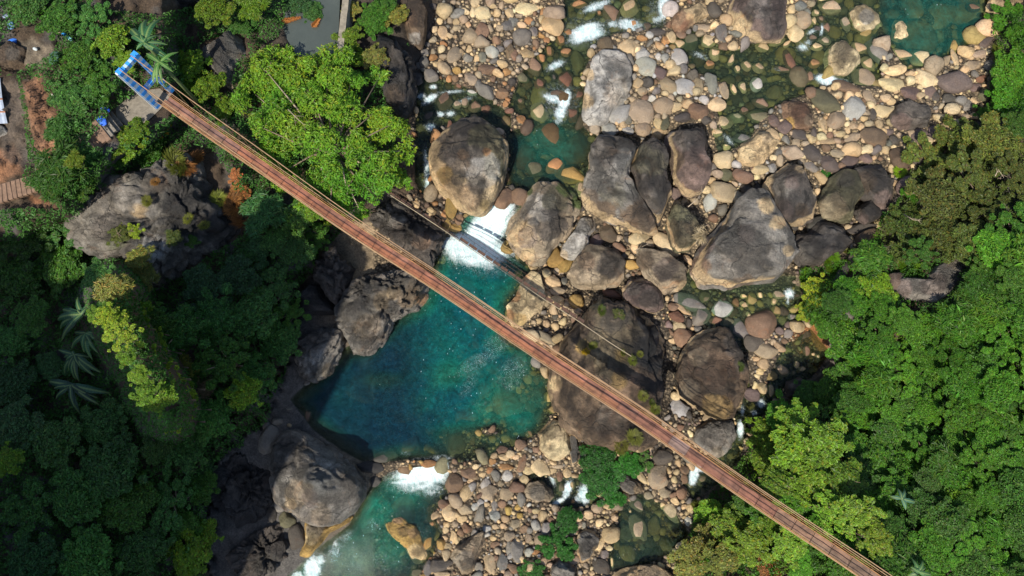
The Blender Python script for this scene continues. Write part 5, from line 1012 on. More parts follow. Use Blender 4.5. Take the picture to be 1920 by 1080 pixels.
# ------------------------------------------------------------------ the old pipe line slung below the bridge
M_PIPE = simple('pale_weathered_pipe', (.36, .29, .19), .6, 0, 3, .25, .2)
zz0, zz1 = 4.6, 5.0
ppts = [(640,302,5.3),(700,343,5.0),(735,368,4.8),(780,397,4.6),(830,430,4.45),(900,478,4.3),(960,520,4.3),(1020,561,4.4),(1083,601,4.6),(1140,640,4.9),(1184,668,5.2)]
pipe = tag(empty('water_pipe', P(735, 368, 4.8)), 'thin pale pipe slung on old wires low across the plunge pool', 'pipe')
o0 = Vector(pipe.location)
pv = [Vector(P(x, y, z)) for x, y, z in ppts]
bm = bmesh.new(); tube(bm, [p-o0 for p in pv], .034, 7); link('pipe_run', bm_mesh('pipe_run', bm, M_PIPE, True), pipe)
def at_len(t):
    n = len(pv)-1; f = min(t*n, n-1e-6); i = int(f); return pv[i].lerp(pv[i+1], f-i)
M_OLD = simple('old_rusty_strip', (.085, .045, .03), .8, 0, 4, .5, .4)
for k_ in range(34):
    t0_, t1_ = .02+.80*k_/34, .02+.80*(k_+.86)/34; pa_, pb_ = at_len(t0_), at_len(t1_); n_ = Vector((.56, .83, 0))
    if k_ in (11, 12, 14, 15, 16, 17): w0_, w1_ = .12, .18
    else: w0_, w1_ = .10, .36
    bm = bmesh.new(); v_ = [bm.verts.new(q-o0) for q in (pa_+n_*w0_, pb_+n_*w0_, pb_+n_*w1_, pa_+n_*w1_)]; v2_ = [bm.verts.new(v.co-Vector((0, 0, .04))) for v in v_]
    bm.faces.new(v_); bm.faces.new(v2_[::-1])
    for i_ in range(4): bm.faces.new((v_[i_], v2_[i_], v2_[(i_+1) % 4], v_[(i_+1) % 4]))
    bmesh.ops.recalc_face_normals(bm, faces=bm.faces); link('rusty_strip', bm_mesh('rusty_strip', bm, M_OLD), pipe)
for off, nm in ((.62, 'support_wire'), (.95, 'support_wire')):
    bm = bmesh.new(); tube(bm, [at_len(t)+Vector((.56, .83, 0))*off+Vector((0, 0, .12)) - o0 for t in np.linspace(0, .80, 24)], .014, 4)
    link(nm, bm_mesh(nm, bm, M_BEAM), pipe)
for t in np.linspace(.12, .8, 22):
    p = at_len(t); bm = bmesh.new(); tube(bm, [p-o0, p+Vector((.56, .83, 0))*.66+Vector((0, 0, .12))-o0], .016, 4)
    link('cross_tie', bm_mesh('cross_tie', bm, M_BEAM), pipe)

# ------------------------------------------------------------------ concrete weir wall of the pond
M_WEIR = simple('mossy_concrete', (.24, .21, .16), .85, 0, 2.0, .4, .4)
bm = bmesh.new(); wl1 = Vector(P(651, -30, 6.2)); wl2 = Vector(P(636, 104, 6.2)); d_ = (wl2-wl1); n_ = Vector((-d_.y, d_.x, 0)).normalized()*.30
ns_ = 14; ring = []
for i in range(ns_+1):
    p = wl1+d_*i/ns_; jit_ = brg.normal(0, .04)
    ring.append([bm.verts.new(q) for q in (p-n_*(1+jit_), p+n_*(1-jit_), p+n_*1.3-Vector((0, 0, 3)), p-n_*1.3-Vector((0, 0, 3)))])
for i in range(ns_):
    for k in range(4): bm.faces.new((ring[i][k], ring[i+1][k], ring[i+1][(k+1) % 4], ring[i][(k+1) % 4]))
bm.faces.new(ring[0]); bm.faces.new(ring[-1][::-1]); bmesh.ops.recalc_face_normals(bm, faces=bm.faces)
tag(link('weir_wall', bm_mesh('weir_wall', bm, M_WEIR)), 'narrow mossy concrete wall beside the still grey pond', 'wall')

# ------------------------------------------------------------------ roof corner at the left edge
M_ROOF = simple('pale_metal_roof', (.42, .47, .55), .5, 0.2, 2, .25, .15); M_RSEAM = simple('rusty_roof_seam', (.36, .17, .10), .7, 0, 3, .3, .2)
hut = tag(empty('hut_roof', P(-20, 190, 8.6)), 'pale corrugated metal roof corner at the left edge of the village', 'roof'); h0 = Vector(hut.location)
HR = [(-60,150),(-2,146),(3,176),(5,180)]
rows_ = [((-90,140),(0,146),(4,184),(-90,186)), ((-90,188),(4.5,187),(9,208),(-90,212)), ((-90,214),(9.5,211),(14,231),(-90,236))]
for q in rows_:
    bm = bmesh.new(); nn_ = 24
    (ax_, ay_), (bx_, by_), (cx2, cy2), (dx_, dy_) = q
    va = []
    for i in range(nn_+1):
        t = i/nn_; z = 10.5 + (.05 if i % 2 else 0)
        va.append((bm.verts.new(Vector(P(ax_+(bx_-ax_)*t, ay_+(by_-ay_)*t, z))-h0), bm.verts.new(Vector(P(dx_+(cx2-dx_)*t, dy_+(cy2-dy_)*t, z-.08))-h0)))
    for i in range(nn_): bm.faces.new((va[i][0], va[i+1][0], va[i+1][1], va[i][1]))
    fs = list(bm.faces); r = bmesh.ops.extrude_face_region(bm, geom=fs)
    for g in r['geom']:
        if isinstance(g, bmesh.types.BMVert): g.co.z -= .04
    bmesh.ops.recalc_face_normals(bm, faces=bm.faces)
    link('roof_sheet', bm_mesh('roof_sheet', bm, M_ROOF), hut)
for (x0, y0, x1, y1) in ((-90,187,5,185.5),(-90,213,10,209.5)):
    bm = bmesh.new(); tube(bm, [Vector(P(x0, y0, 10.5))-h0, Vector(P(x1, y1, 10.5))-h0], .07, 5); link('roof_batten', bm_mesh('roof_batten', bm, M_RSEAM), hut)
bm = bmesh.new(); pw = [Vector(P(x, y, 10.3))-h0 for x, y in ((-80,150),(-8,152),(4,226),(-80,228))]
lo_ = [v-Vector((0, 0, 3)) for v in pw]; t_ = [bm.verts.new(v) for v in pw]; l_ = [bm.verts.new(v) for v in lo_]
for i in range(4): bm.faces.new((t_[i], l_[i], l_[(i+1) % 4], t_[(i+1) % 4]))
bm.faces.new(t_); link('wall', bm_mesh('wall', bm, M_CONC), hut)

# ------------------------------------------------------------------ litter and clothes
def cloth(px, py, r, col, label, cat, seed, z=None, squash=.25, name='cloth'):
    V, F = ICO[3]; rg_ = np.random.default_rng(seed); m = scale_at(py, 8)
    V = V*(1+.35*fbm(V*1.5+seed, seed, 3)[:, None]); V = V*[r*m, r*m*.65, r*m*squash]
    V[:, 2] = V[:, 2]*(1+.5*fbm(V*6, seed, 2))
    zz = gz(px, py)+.1 if z is None else z
    me = mesh_np(name, V, F, smooth_shade=True, mat=simple('cloth_'+str(seed), col, .7, 0, 6, .35, .4))
    o = link(name, me, loc=P(px, py, zz), rot=(0, 0, rg_.uniform(0, 3))); tag(o, label, cat); return o
cloth(197, 206, 9, (.02,.10,.65), 'upper blue plastic tarp scrap beside the stairs', 'tarp scrap', 41, name='tarp_scrap')
cloth(191, 227, 11, (.04,.16,.75), 'lower and larger blue plastic tarp scrap on the stairs', 'tarp scrap', 42, name='tarp_scrap')
cloth(20, 46, 9, (.18,.35,.62), 'pale blue torn plastic sheet near the upper left edge', 'plastic sheet', 43, name='plastic_sheet')
cloth(12, 30, 7, (.22,.28,.40), 'greyish crumpled plastic bag above the torn blue sheet', 'plastic bag', 53, name='plastic_bag')
cloth(24, 78, 9, (.05,.22,.80), 'bright blue and white bundle on the rock at the left', 'bundle', 44, squash=.5, name='bundle')
cloth(66, 92, 4.5, (.50,.55,.55), 'small white round tub on the ground left of the tower', 'tub', 46, squash=.8, name='tub')
cloth(98, 179, 4, (.45,.42,.36), 'two tone pale rag beside the dirt path', 'rag', 47, name='rag')
cloth(101, 108, 14, (.05,.12,.09), 'dark green crumpled tarp on the ground left of the tower', 'tarp', 48, name='tarp')
# towel rolled white and turquoise
tw = tag(empty('rolled_towel', P(118, 63, gz(118, 63)+.25)), 'long rolled towel, white, pink and turquoise, among leaves at the upper left', 'towel'); t0 = Vector(tw.location)
for (a_, b__, col, nm) in (((102,52),(113,60),(.62,.40,.38),'pink_end'),((117,61),(125,68),(.02,.22,.60),'blue_middle'),((124.5,67),(135,75),(.25,.62,.66),'turquoise_end')):
    bm = bmesh.new(); q0 = Vector(P(*a_, t0.z))-t0; q1 = Vector(P(*b__, t0.z))-t0
    tube(bm, [q0, q0.lerp(q1, .15), q0.lerp(q1, .85), q1], [.06, .16, .16, .08], 8); link(nm, bm_mesh(nm, bm, simple('towel_'+nm, col, .8, 0, 8, .3, .3), True), tw)
sh = tag(empty('shorts', P(134, 101, gz(134, 101)+.08)), 'small pale lilac shorts lying flat left of the tower', 'shorts')
bm = bmesh.new(); box(bm, (0, .12, 0), (.28, .14, .03), None, .02); box(bm, (-.15, -.13, 0), (.12, .14, .028), None, .02); box(bm, (.15, -.13, 0), (.12, .14, .028), None, .02)
link('fabric', bm_mesh('fabric', bm, paint('lilac_cloth', (.50, .50, .68))), sh, rot=(0, 0, 1.35))
# ------------------------------------------------------------------ foliage
def leaves(pos, nrm, dirs, ln, wr, col):
    """one folded kite (two triangles) per leaf."""
    N = len(pos)
    nrm = nrm/np.maximum(np.linalg.norm(nrm, axis=1), 1e-6)[:, None]
    d = dirs - nrm*np.sum(dirs*nrm, 1)[:, None]; d = d/np.maximum(np.linalg.norm(d, axis=1), 1e-6)[:, None]
    s = np.cross(nrm, d); ln = ln[:, None]; w = ln*wr
    a = pos - d*ln*.5; t = pos + d*ln*.5 - nrm*ln*.08; l = pos + s*w*.5 + nrm*w*.22; r = pos - s*w*.5 + nrm*w*.22
    V = np.stack([a, l, t, r], 1).reshape(-1, 3)
    b0 = np.arange(N)[:, None]*4
    F = np.concatenate([b0+[0, 2, 1], b0+[0, 3, 2]], 0)
    return V, F, np.repeat(col, 4, axis=0)
def unit(rg, n):
    v = rg.normal(0, 1, (n, 3)); return v/np.linalg.norm(v, axis=1)[:, None]
def lobes_leaves(rg, lobes, n, ln, wr, up=.6, shell=.55, narrow=False, rosette=0, hue=.25):
    """leaves on the shells of a list of lobes (cx, cy, cz, r)"""
    lobes = np.array(lobes, float); w = lobes[:, 3]**2; k = rg.choice(len(lobes), n, p=w/w.sum())
    if rosette: m_ = n//rosette; k = k[:m_]; n1 = m_
    else: n1 = n
    u = unit(rg, n1); u[:, 2] = np.abs(u[:, 2])*1.0 - .25*(rg.random(n1) < .3)
    rr = lobes[k, 3]*(1-shell*rg.random(n1)**1.8)
    c = lobes[k, :3] + u*rr[:, None]*[1, 1, .8]
    br = 1+.22*fbm(c*2.2/ max(.3, lobes[:, 3].mean()) , 3, 2)
    if rosette:
        c = np.repeat(c, rosette, 0); u = np.repeat(u, rosette, 0); br = np.repeat(br, rosette)
        ang = rg.uniform(0, 6.28, len(c)); dd = np.stack([np.cos(ang), np.sin(ang), rg.normal(0, .25, len(c))+.1], 1)
        pos = c + dd*ln*.55; nr = u*.5 + [0, 0, 1] + rg.normal(0, .42, (len(c), 3))
    else:
        pos = c; dd = unit(rg, len(c)); dd[:, 2] *= .5; nr = u*.7 + [0, 0, up] + rg.normal(0, .6, (len(c), 3))
    L = ln*np.clip(rg.lognormal(-.08, .38, len(pos)), .4, 2.2)
    col = np.ones((len(pos), 3))*br[:, None]*(1+rg.normal(0, hue, len(pos)))[:, None]
    yel = rg.random(len(pos)); col[:, 0] *= 1+.6*(yel > .82); col[:, 2] *= 1+.5*(yel < .1)
    return leaves(pos, nr, dd, L, wr, np.clip(col, .25, 2.2))
def crown_lobes(rg, n=11, spread=.62, r0=.42, h=.45):
    out = [(0, 0, h*.55, .55)]
    for i in range(n):
        a = i*2.399+rg.uniform(-.4, .4); q = spread*math.sqrt((i+.5)/n)*rg.uniform(.85, 1.15)
        out.append((q*math.cos(a), q*math.sin(a), h*(1-q*q)*rg.uniform(.7, 1.3)+.05, r0*rg.uniform(.65, 1.15)*(1-.3*q)))
    return out
def proto(seed, kind):
    rg = np.random.default_rng(seed)
    lb = crown_lobes(rg, n=int(rg.integers(26, 36)), spread=rg.uniform(.82, .98), r0=rg.uniform(.18, .23), h=.42)
    lb = [(x+rg.normal(0, .07), y+rg.normal(0, .07), max(0, z+rg.normal(0, .09)), r*rg.uniform(.55, 1.35)) for x, y, z, r in lb]
    if kind == 'broad': V, F, c = lobes_leaves(rg, lb, 7000, .108, .5, rosette=5, hue=.34, shell=.85)
    elif kind == 'fine': V, F, c = lobes_leaves(rg, lb, 9500, .082, .5, up=.5, hue=.38, shell=.9)
    elif kind == 'narrow': V, F, c = lobes_leaves(rg, lb, 3600, .21, .2, rosette=6, hue=.3)
    elif kind == 'grass':
        n = 520; a = rg.uniform(0, 6.28, n); q = np.sqrt(rg.random(n))*.55; base = np.stack([q*np.cos(a), q*np.sin(a), rg.uniform(0, .12, n)], 1)
        b2 = a+rg.normal(0, .7, n); d = np.stack([np.cos(b2), np.sin(b2), rg.uniform(.3, 1.6, n)], 1); d /= np.linalg.norm(d, axis=1)[:, None]
        L_ = rg.uniform(.35, .7, n); nr = np.stack([np.cos(b2+1.57), np.sin(b2+1.57), np.ones(n)*.8], 1)
        col = np.ones((n, 3))*(1+rg.normal(0, .25, n))[:, None]; V, F, c = leaves(base+d*L_[:, None]*.5, nr, d, L_, .07, np.clip(col, .3, 2))
    elif kind == 'twig':
        n = 2600; a = rg.uniform(-1.0, 1.0, n); el = rg.uniform(-.1, 1.1, n); q = rg.random(n)**.8
        d = np.stack([np.cos(a)*np.cos(el), np.sin(a)*np.cos(el), np.sin(el)], 1); base = d*q[:, None]*.85 - [.35, 0, 0]
        nr = unit(rg, n); col = np.ones((n, 3))*(1+rg.normal(0, .3, n))[:, None]
        V, F, c = leaves(base, nr, d+rg.normal(0, .18, (n, 3)), rg.uniform(.14, .3, n), .06, np.clip(col, .3, 2))
    return mesh_np('crown', V, F, tint=c, smooth_shade=False, mat=M_LEAF)
PROTO = {'broad': [proto(1000+i, 'broad') for i in range(4)], 'fine': [proto(1100+i, 'fine') for i in range(5)], 'narrow': [proto(1200+i, 'narrow') for i in range(3)],
         'grass': [proto(1300+i, 'grass') for i in range(2)], 'twig': [proto(1400, 'twig')]}
def trunk_mesh(seed):
    rg = np.random.default_rng(seed); bm = bmesh.new()
    tube(bm, [(0, 0, -.6), (.02, .03, .3), (.0, -.02, .7), (.05, .04, 1.15)], [.09, .07, .055, .03], 7)
    for i in range(6):
        a = i*1.05+rg.uniform(-.3, .3); z = .45+.1*i
        tube(bm, [(0, 0, z), (.25*math.cos(a), .25*math.sin(a), z+.25), (.55*math.cos(a), .55*math.sin(a), z+.42)], [.04, .028, .012], 5)
    return bm_mesh('trunk', bm, M_BARK, True)
TRUNK = [trunk_mesh(i) for i in range(3)]
TONE = {  # leaf base colours
 'L': (.118,.222,.013), 'Y': (.215,.325,.018), 'M': (.044,.122,.012), 'G': (.056,.166,.010), 'D': (.055,.155,.026), 'K': (.040,.112,.028), 'O': (.075,.105,.018),
 'X': (.30,.14,.045), 'B': (.27,.21,.13), 'F': (.48,.30,.02), 'A': (.17,.19,.035), 'E': (.025,.125,.012)}
TNAME = {'L': 'lime green', 'Y': 'bright yellow green', 'M': 'mid green', 'G': 'fresh green', 'D': 'dark green', 'K': 'blackish green', 'O': 'dull olive',
         'X': 'dry orange brown', 'B': 'bare brown', 'F': 'yellow flowered', 'A': 'yellowish olive', 'E': 'deep green'}
KN = {'broad': 'broad leaved', 'fine': 'fine leaved', 'narrow': 'narrow leaved', 'grass': 'grassy', 'twig': 'twiggy'}
SHR = [  # x, y, r, tone, kind, crown base above ground (m), optional full label
 (215,82,36,'L','broad',1.6),(238,118,22,'L','broad',1.2),(362,125,34,'L','broad',1.5),(395,165,32,'L','broad',1.2),(345,160,24,'L','broad',1.0),(420,205,26,'L','broad',1.0),(405,22,42,'L','fine',2.2),(472,10,30,'L','narrow',1.6),(450,50,22,'D','fine',.8),
 (110,35,42,'M','fine',1.2),(55,15,44,'D','fine',1.5),(175,38,40,'D','fine',1.2),(150,110,40,'M','fine',.8),(185,150,42,'M','fine',.8),(135,185,44,'D','fine',.6),(188,182,22,'D','fine',.4),(120,245,36,'D','narrow',.3),(165,300,26,'D','narrow',.3),
 (240,270,34,'L','broad',1.0),(222,296,26,'M','broad',.8),(280,285,34,'M','broad',.9),(262,245,24,'L','broad',1.0),(120,312,46,'M','narrow',1.2),(140,302,18,'Y','narrow',2.2),(100,345,34,'M','narrow',.9),(150,350,30,'M','narrow',.8),
 (306,240,20,'F','broad',1.3,'yellow flowered shrub beside the lower side of the bridge head'),(295,265,20,'M','broad',.9),
 (330,305,36,'A','grass',.2),(345,315,26,'X','grass',.4),(300,300,24,'A','grass',.2),(365,300,22,'X','grass',.3),(442,330,14,'X','broad',.8),
 (440,385,34,'X','grass',.6),(460,410,28,'X','grass',.5),(412,375,24,'A','grass',.5),(450,360,20,'X','narrow',.5),
 (280,380,16,'A','grass',.3),(360,415,14,'A','grass',.4),(290,340,12,'X','grass',.2),(250,435,18,'Y','fine',.1),(225,440,22,'O','fine',.1),(380,465,14,'M','broad',.3),(330,450,16,'O','narrow',.3),(410,440,12,'A','grass',.3),
 (700,40,36,'M','fine',1.0),(720,15,30,'M','broad',1.0),(745,30,24,'A','broad',.8),(655,72,26,'L','broad',1.2),(672,110,26,'L','broad',1.0),(705,110,26,'A','broad',.8),(560,5,30,'K','fine',.8),(590,25,24,'D','fine',.6),(660,20,20,'A','broad',.6),
 (50,440,54,'M','fine',1.5),(130,430,48,'D','fine',1.2),(40,520,54,'M','fine',1.6),(120,500,54,'M','fine',1.4),(185,520,36,'D','fine',1.0),(60,592,36,'M','fine',2.6),(20,640,40,'D','fine',1.5),(30,720,54,'K','fine',1.4),(95,690,36,'K','fine',.8),
 (215,545,34,'A','narrow',1.6),(255,520,30,'A','narrow',1.6),(300,500,24,'A','narrow',1.2),(245,585,34,'L','broad',2.5),(205,595,26,'Y','broad',2.9),(230,635,34,'Y','fine',3.1),(262,668,36,'Y','fine',3.2),(290,702,34,'Y','fine',3.2),(280,650,30,'L','fine',3.0),(300,745,34,'L','broad',3.2),(335,765,28,'L','fine',3.1),(320,790,26,'Y','broad',3.2),(345,690,28,'A','narrow',2.9),
 (252,612,26,'Y','fine',3.2),(278,642,28,'Y','fine',3.4),(262,704,24,'L','fine',3.0),(312,722,28,'Y','fine',3.6),(332,742,26,'Y','broad',3.6),(275,738,22,'L','broad',3.2),(222,600,24,'Y','fine',3.0),(240,668,22,'L','broad',3.2),
 (190,590,24,'L','fine',2.6),(300,680,26,'L','fine',2.8),(345,735,24,'L','fine',2.8),(355,700,26,'M','fine',2.4),(325,655,28,'M','fine',2.2),(300,615,28,'M','fine',2.2),
 (385,728,30,'B','twig',2.8,'bare brown twiggy bush catching the sun among dark foliage'),(360,720,22,'B','twig',2.6),
 (330,620,54,'D','fine',6),(285,610,40,'M','broad',7),(400,600,58,'D','fine',5),(470,590,56,'D','fine',4),(525,640,44,'D','fine',2.6),(420,680,54,'M','fine',6),(480,710,46,'D','fine',3),(520,540,44,'D','fine',3),(450,520,50,'K','fine',3),(380,540,44,'K','fine',3),(460,735,34,'L','broad',6),(400,785,48,'D','fine',3),(350,840,46,'D','fine',2),
 (295,838,32,'M','fine',4.5,'round mid green bush standing alone in the dark lower left forest'),(200,790,46,'D','fine',2),(215,870,60,'D','fine',2.4),(110,830,58,'D','fine',2.4),(40,800,50,'K','fine',2.2),(15,865,34,'L','broad',3),(60,950,64,'D','fine',2.4),(150,930,60,'D','fine',2.6),(240,945,58,'M','fine',2.4),(320,940,56,'D','fine',2.2),(380,915,36,'M','fine',1.5),(385,880,22,'K','fine',1),(360,1040,46,'L','broad',2.4),(385,1000,30,'L','broad',2.0),(270,1030,58,'D','fine',2.4),(170,1040,58,'D','fine',2.4),(70,1050,58,'K','fine',2.4),(350,985,34,'M','fine',2.0),
 (555,470,40,'D','fine',2.2),(500,400,44,'K','narrow',2),(560,410,34,'M','broad',3.0),(595,445,30,'M','fine',2.4),(520,450,36,'D','fine',2),(590,395,26,'L','broad',3.4),(480,470,30,'K','fine',1.5),(545,590,34,'M','fine',2),
 (1530,545,34,'Y','fine',.4),(1520,575,28,'Y','fine',.3),(1510,520,20,'L','grass',.2),(1560,495,26,'L','grass',.2),(1590,545,34,'G','fine',.4),(1640,540,40,'L','fine',.8,'bright mossy round bush left of the curved saddle rock'),(1620,580,30,'G','fine',.5),(1700,500,26,'L','grass',.3),(1725,510,24,'L','grass',.3),(1600,500,24,'L','grass',.2),
 (1548,324,14,'E','fine',.1,'small deep green cushion plant on the sandy gravel'),(1686,322,16,'Y','grass',.2,'bright tuft of long grass between the dark boulders'),(1712,365,24,'G','fine',.3),
 (1740,300,48,'O','fine',.8),(1800,270,54,'O','fine',1.2),(1865,265,54,'O','fine',1.4),(1900,330,50,'O','fine',1.4),(1820,335,54,'O','fine',1.2),(1760,370,54,'O','fine',1.0),(1850,400,50,'O','fine',1.2),(1700,430,46,'O','fine',.7),(1760,445,52,'O','fine',.9),(1690,475,30,'O','fine',.5),(1820,460,44,'O','fine',1.0),(1905,430,50,'M','fine',1.4),
 (1893,32,36,'G','fine',.6),(1910,70,30,'G','fine',.6),(1900,135,46,'G','fine',1.6),(1885,185,44,'G','fine',1.6),(1910,235,36,'M','fine',1.6),(1850,215,24,'M','fine',.8),(1870,100,18,'A','grass',.3),
 (1120,855,36,'E','fine',.5,'upper crown of the larger deep green island shrub'),(1125,905,42,'E','fine',.6,'middle of the larger deep green island shrub right of the pale boulder'),(1152,935,24,'E','fine',.4),(1180,868,28,'E','fine',.4),(1205,862,22,'M','fine',.3),(1165,835,20,'A','grass',.2),(1190,820,18,'A','grass',.2),
 (1065,975,28,'E','fine',.5,'upper part of the lower deep green island shrub'),(1045,1015,36,'E','fine',.6,'middle of the lower deep green island shrub above the grey rock'),(1000,1070,26,'E','fine',.4),(1060,1035,22,'E','fine',.4),
 (1428,815,34,'L','broad',1.6),(1460,780,34,'G','broad',1.6),(1495,790,40,'L','broad',2.0),(1440,860,40,'L','broad',2.0),(1490,850,46,'L','broad',2.6),(1545,830,46,'L','broad',2.6),(1460,905,34,'L','broad',2.6),(1520,900,46,'L','broad',2.8),(1580,900,44,'L','broad',2.8),(1560,960,40,'L','broad',3.0),(1610,960,40,'L','broad',3.0),(1640,1010,36,'L','broad',2.8),(1600,880,36,'G','broad',2.4),
 (1330,960,30,'L','broad',1.2),(1370,985,38,'L','broad',2.0),(1320,1010,36,'A','broad',1.6),(1290,1050,36,'A','broad',1.6),(1350,1045,40,'A','broad',2.0),(1410,1020,38,'L','broad',2.6),(1450,985,34,'L','broad',2.6),(1420,960,30,'G','broad',2.0),(1480,1020,34,'L','broad',2.6),(1440,1065,28,'X','fine',.8),(1395,945,26,'G','broad',1.5),(1500,1060,30,'G','fine',1.6),(1530,1050,22,'M','fine',1.0),
 (1545,770,18,'B','twig',.6),(1310,948,18,'A','grass',.3),
 (1112,648,12,'A','grass',.05),(1098,658,10,'F','grass',.05),(1168,662,9,'A','grass',.05),(1186,676,12,'A','grass',.05),(1206,742,12,'A','grass',.05),(1228,768,12,'A','grass',.05),(1222,755,9,'O','grass',.05),(1128,582,12,'O','grass',.05),(1160,590,12,'O','narrow',.05),(1385,688,11,'O','grass',.05),(1400,728,14,'O','narrow',.05),(1562,478,18,'L','grass',.05),(1585,470,12,'A','grass',.05),(1200,664,8,'A','grass',.05),
]
# fill the rest of the right bank with crowns
frg = np.random.default_rng(33)
GREEN_R = [(1500,505),(1600,470),(1660,440),(1690,400),(1870,440),(1960,430),(1960,1120),(1640,1120),(1300,900),(1420,780),(1560,700),(1550,650),(1505,590)]
taken = [(s[0], s[1], s[2]) for s in SHR]; tries = 0
SADDLE = [B['p'] for B in BOULDERS if 'saddle' in B['s']][0]
fx = frg.uniform(1480, 1960, 5000); fy_ = frg.uniform(440, 1120, 5000); fd = sdf(GREEN_R, fx, fy_); fs_ = sdf(SADDLE, fx, fy_)
bl = np.abs((fy_-847) - .676*(fx-1294))*.83          # distance to the bridge line in the picture
for x, y, d, ds_, b_ in zip(fx, fy_, fd, fs_, bl):
    r = float(frg.uniform(30, 52))
    if d > -r*.45 or ds_ < r*.8: continue
    if any((x-q[0])**2+(y-q[1])**2 < ((r+q[2])*.5)**2 for q in taken): continue
    taken.append((x, y, r))
    tone = frg.choice(['G', 'G', 'M', 'G', 'G', 'M'])
    kind = 'broad' if (x < 1720 and y > 760 and frg.random() < .6) else 'fine' if frg.random() < .8 else 'narrow'
    SHR.append((x, y, r, str(tone), kind, float(frg.uniform(1.0, 2.0))))
srg = np.random.default_rng(8); sitems = []
for s in SHR:
    x, y, r, tone, kind, el = s[:6]
    ell = el + (3.2 if (tone == 'L' and kind == 'broad' and 1440 < x < 1660 and y < 1015 and (y-847) < .676*(x-1294)-40 and x-y > 480) else 0)
    for it_ in range(3):          # stand the stem where the crown, at its height, shows at (x, y)
        zc = (gz(min(max(x, -60), 1980), min(y, 1110)) if it_ == 0 else g0) + ell
        wp = P(x, y, zc); q = W2P(np.array([wp[0], wp[1], zc-ell])); g0 = max(gz(float(q[0]), float(q[1])), rock_top(float(wp[0]), float(wp[1])))
    m = scale_at(y, zc+.3)*r
    big = m > 1.15 or ell > 2
    root = empty('tree' if ell > 2.2 else 'shrub', (wp[0], wp[1], g0))
    mes = PROTO[kind][int(srg.integers(len(PROTO[kind])))]
    zs = m*srg.uniform(.75, 1.0)*(.52 if kind in ('fine',) else .75)
    cr = link('crown' if ell > 2.2 else 'foliage', mes, root, (0, 0, ell), (srg.normal(0, .06), srg.normal(0, .06), srg.uniform(0, 6.28) if kind != 'twig' else -.5), (m*1.12*srg.uniform(.8, 1.1), m*1.12*(srg.uniform(.55, .95) if kind == 'grass' else srg.uniform(.85, 1.1)), zs))
    col = np.array(TONE[tone])*(1+srg.normal(0, .06))*(1+srg.normal(0, .04, 3))
    col = col*(1+.28*float(fbm2(np.array([x/60.]), np.array([y/60.]), 77, 2)[0])*2)
    cr.color = (*np.clip(col, .005, .6), 1)
    if kind != 'grass' and not (kind == 'twig' and ell < 1):
        tr = link('trunk' if ell > 2.2 else 'stem', TRUNK[int(srg.integers(3))], root, (0, 0, 0), (0, 0, srg.uniform(0, 6)), (m*.9, m*.9, max(ell*.85, .4)))
    cat = 'tree' if ell > 2.2 else ('grass tuft' if kind == 'grass' else 'shrub')
    root['category'] = cat; root['group'] = {'tree': 'trees on the gorge banks', 'shrub': 'shrubs on the gorge banks', 'grass tuft': 'grass tufts on the banks'}[cat]
    if len(s) > 6: root['label'] = s[6]
    else:
        noun = {'tree': 'tree', 'shrub': 'shrub', 'grass tuft': 'grass tuft'}[cat]
        size = 'large' if r > 45 else 'small' if r < 25 else 'medium'
        sitems.append(dict(px=x, py=y, desc=f"{size} {TNAME[tone]} {KN[kind] if kind != 'grass' else ''} {noun}".replace('  ', ' '), o=root))
VEG_LAND = [("blue striped tower",270,150),("long leaved banana clump",150,620),("lower left banana plant",135,745),("lime green tree over the bridge",600,240),("craggy left bank outcrop",320,400),
  ("brown twiggy bush",385,730),("round lone bush",295,838),("curved saddle rock",1740,530),("dark rounded boulder",1502,725),("upper right dark pool",1740,60),("pale yellow boulder",1040,825),
  ("grey rock at the bottom edge",1058,1080),("right stretch of the bridge",1420,935),("bridge end at the bottom",1640,1075),("dark wedge boulder",1640,350),("big rounded brown boulder",1340,700),
  ("black bedrock hump",455,920),("grey shaded boulder",598,662),("still grey pond",600,50),("stairway by the tower",190,240),("dirt path at the left edge",40,300),("black rock at the top left",260,5),
  ("top right corner rock",1890,5),("lower left corner",20,1060),("middle right edge",1905,560),("lower right corner",1900,1060),("lower right edge",1900,800),("open mid-right slope",1700,720)]
relabel(sitems, VEG_LAND)
for it in sitems: it['o']['label'] = it['label']

# ------------------------------------------------------------------ the lime green tree hanging beside the bridge
trg = np.random.default_rng(21)
LB = [(500,135,58),(555,120,52),(610,120,54),(660,150,44),(470,170,44),(520,200,66),(590,190,70),(650,210,62),(560,260,70),(640,275,66),(700,215,34),(735,235,44),(750,285,38),(725,320,46),(690,300,40),(600,330,60),(650,350,54),(580,380,34),(620,395,34),(700,365,38),(750,340,24),(540,320,44),(490,240,44),(640,100,26),(675,395,22),(565,400,28),(715,140,22)]
tb = Vector((*P(640, 330, 3.5)[:2], gz(640, 290)))
lobs = []
LB2 = []
for (x, y, r) in LB:
    for q in range(5):
        a_ = trg.uniform(0, 6.28); e_ = trg.uniform(.35, .85)*r; LB2.append((x+e_*math.cos(a_), y+e_*math.sin(a_)*.9, r*trg.uniform(.28, .46)))
LB2 += [(x, y, r*.5) for x, y, r in LB]
for (x, y, r) in LB2:
    dd_ = math.hypot((x-600)/190, (y-240)/170); z = 8.3-2.4*dd_**2+trg.normal(0, .75)
    if (y-187)-.673*(x-309) > -60: z = min(z, 6.6)
    p = P(x, y, z); lobs.append((p[0]-tb.x, p[1]-tb.y, z-tb.z-.3*r*scale_at(y, z), r*scale_at(y, z)*.95))
big = tag(empty('broadleaf_tree', tb), 'large lime green broadleaf tree spreading over the gorge beside the bridge', 'tree')
V1, F1, c1 = lobes_leaves(trg, lobs, 52000, .25, .36, rosette=5, shell=.5, hue=.22)
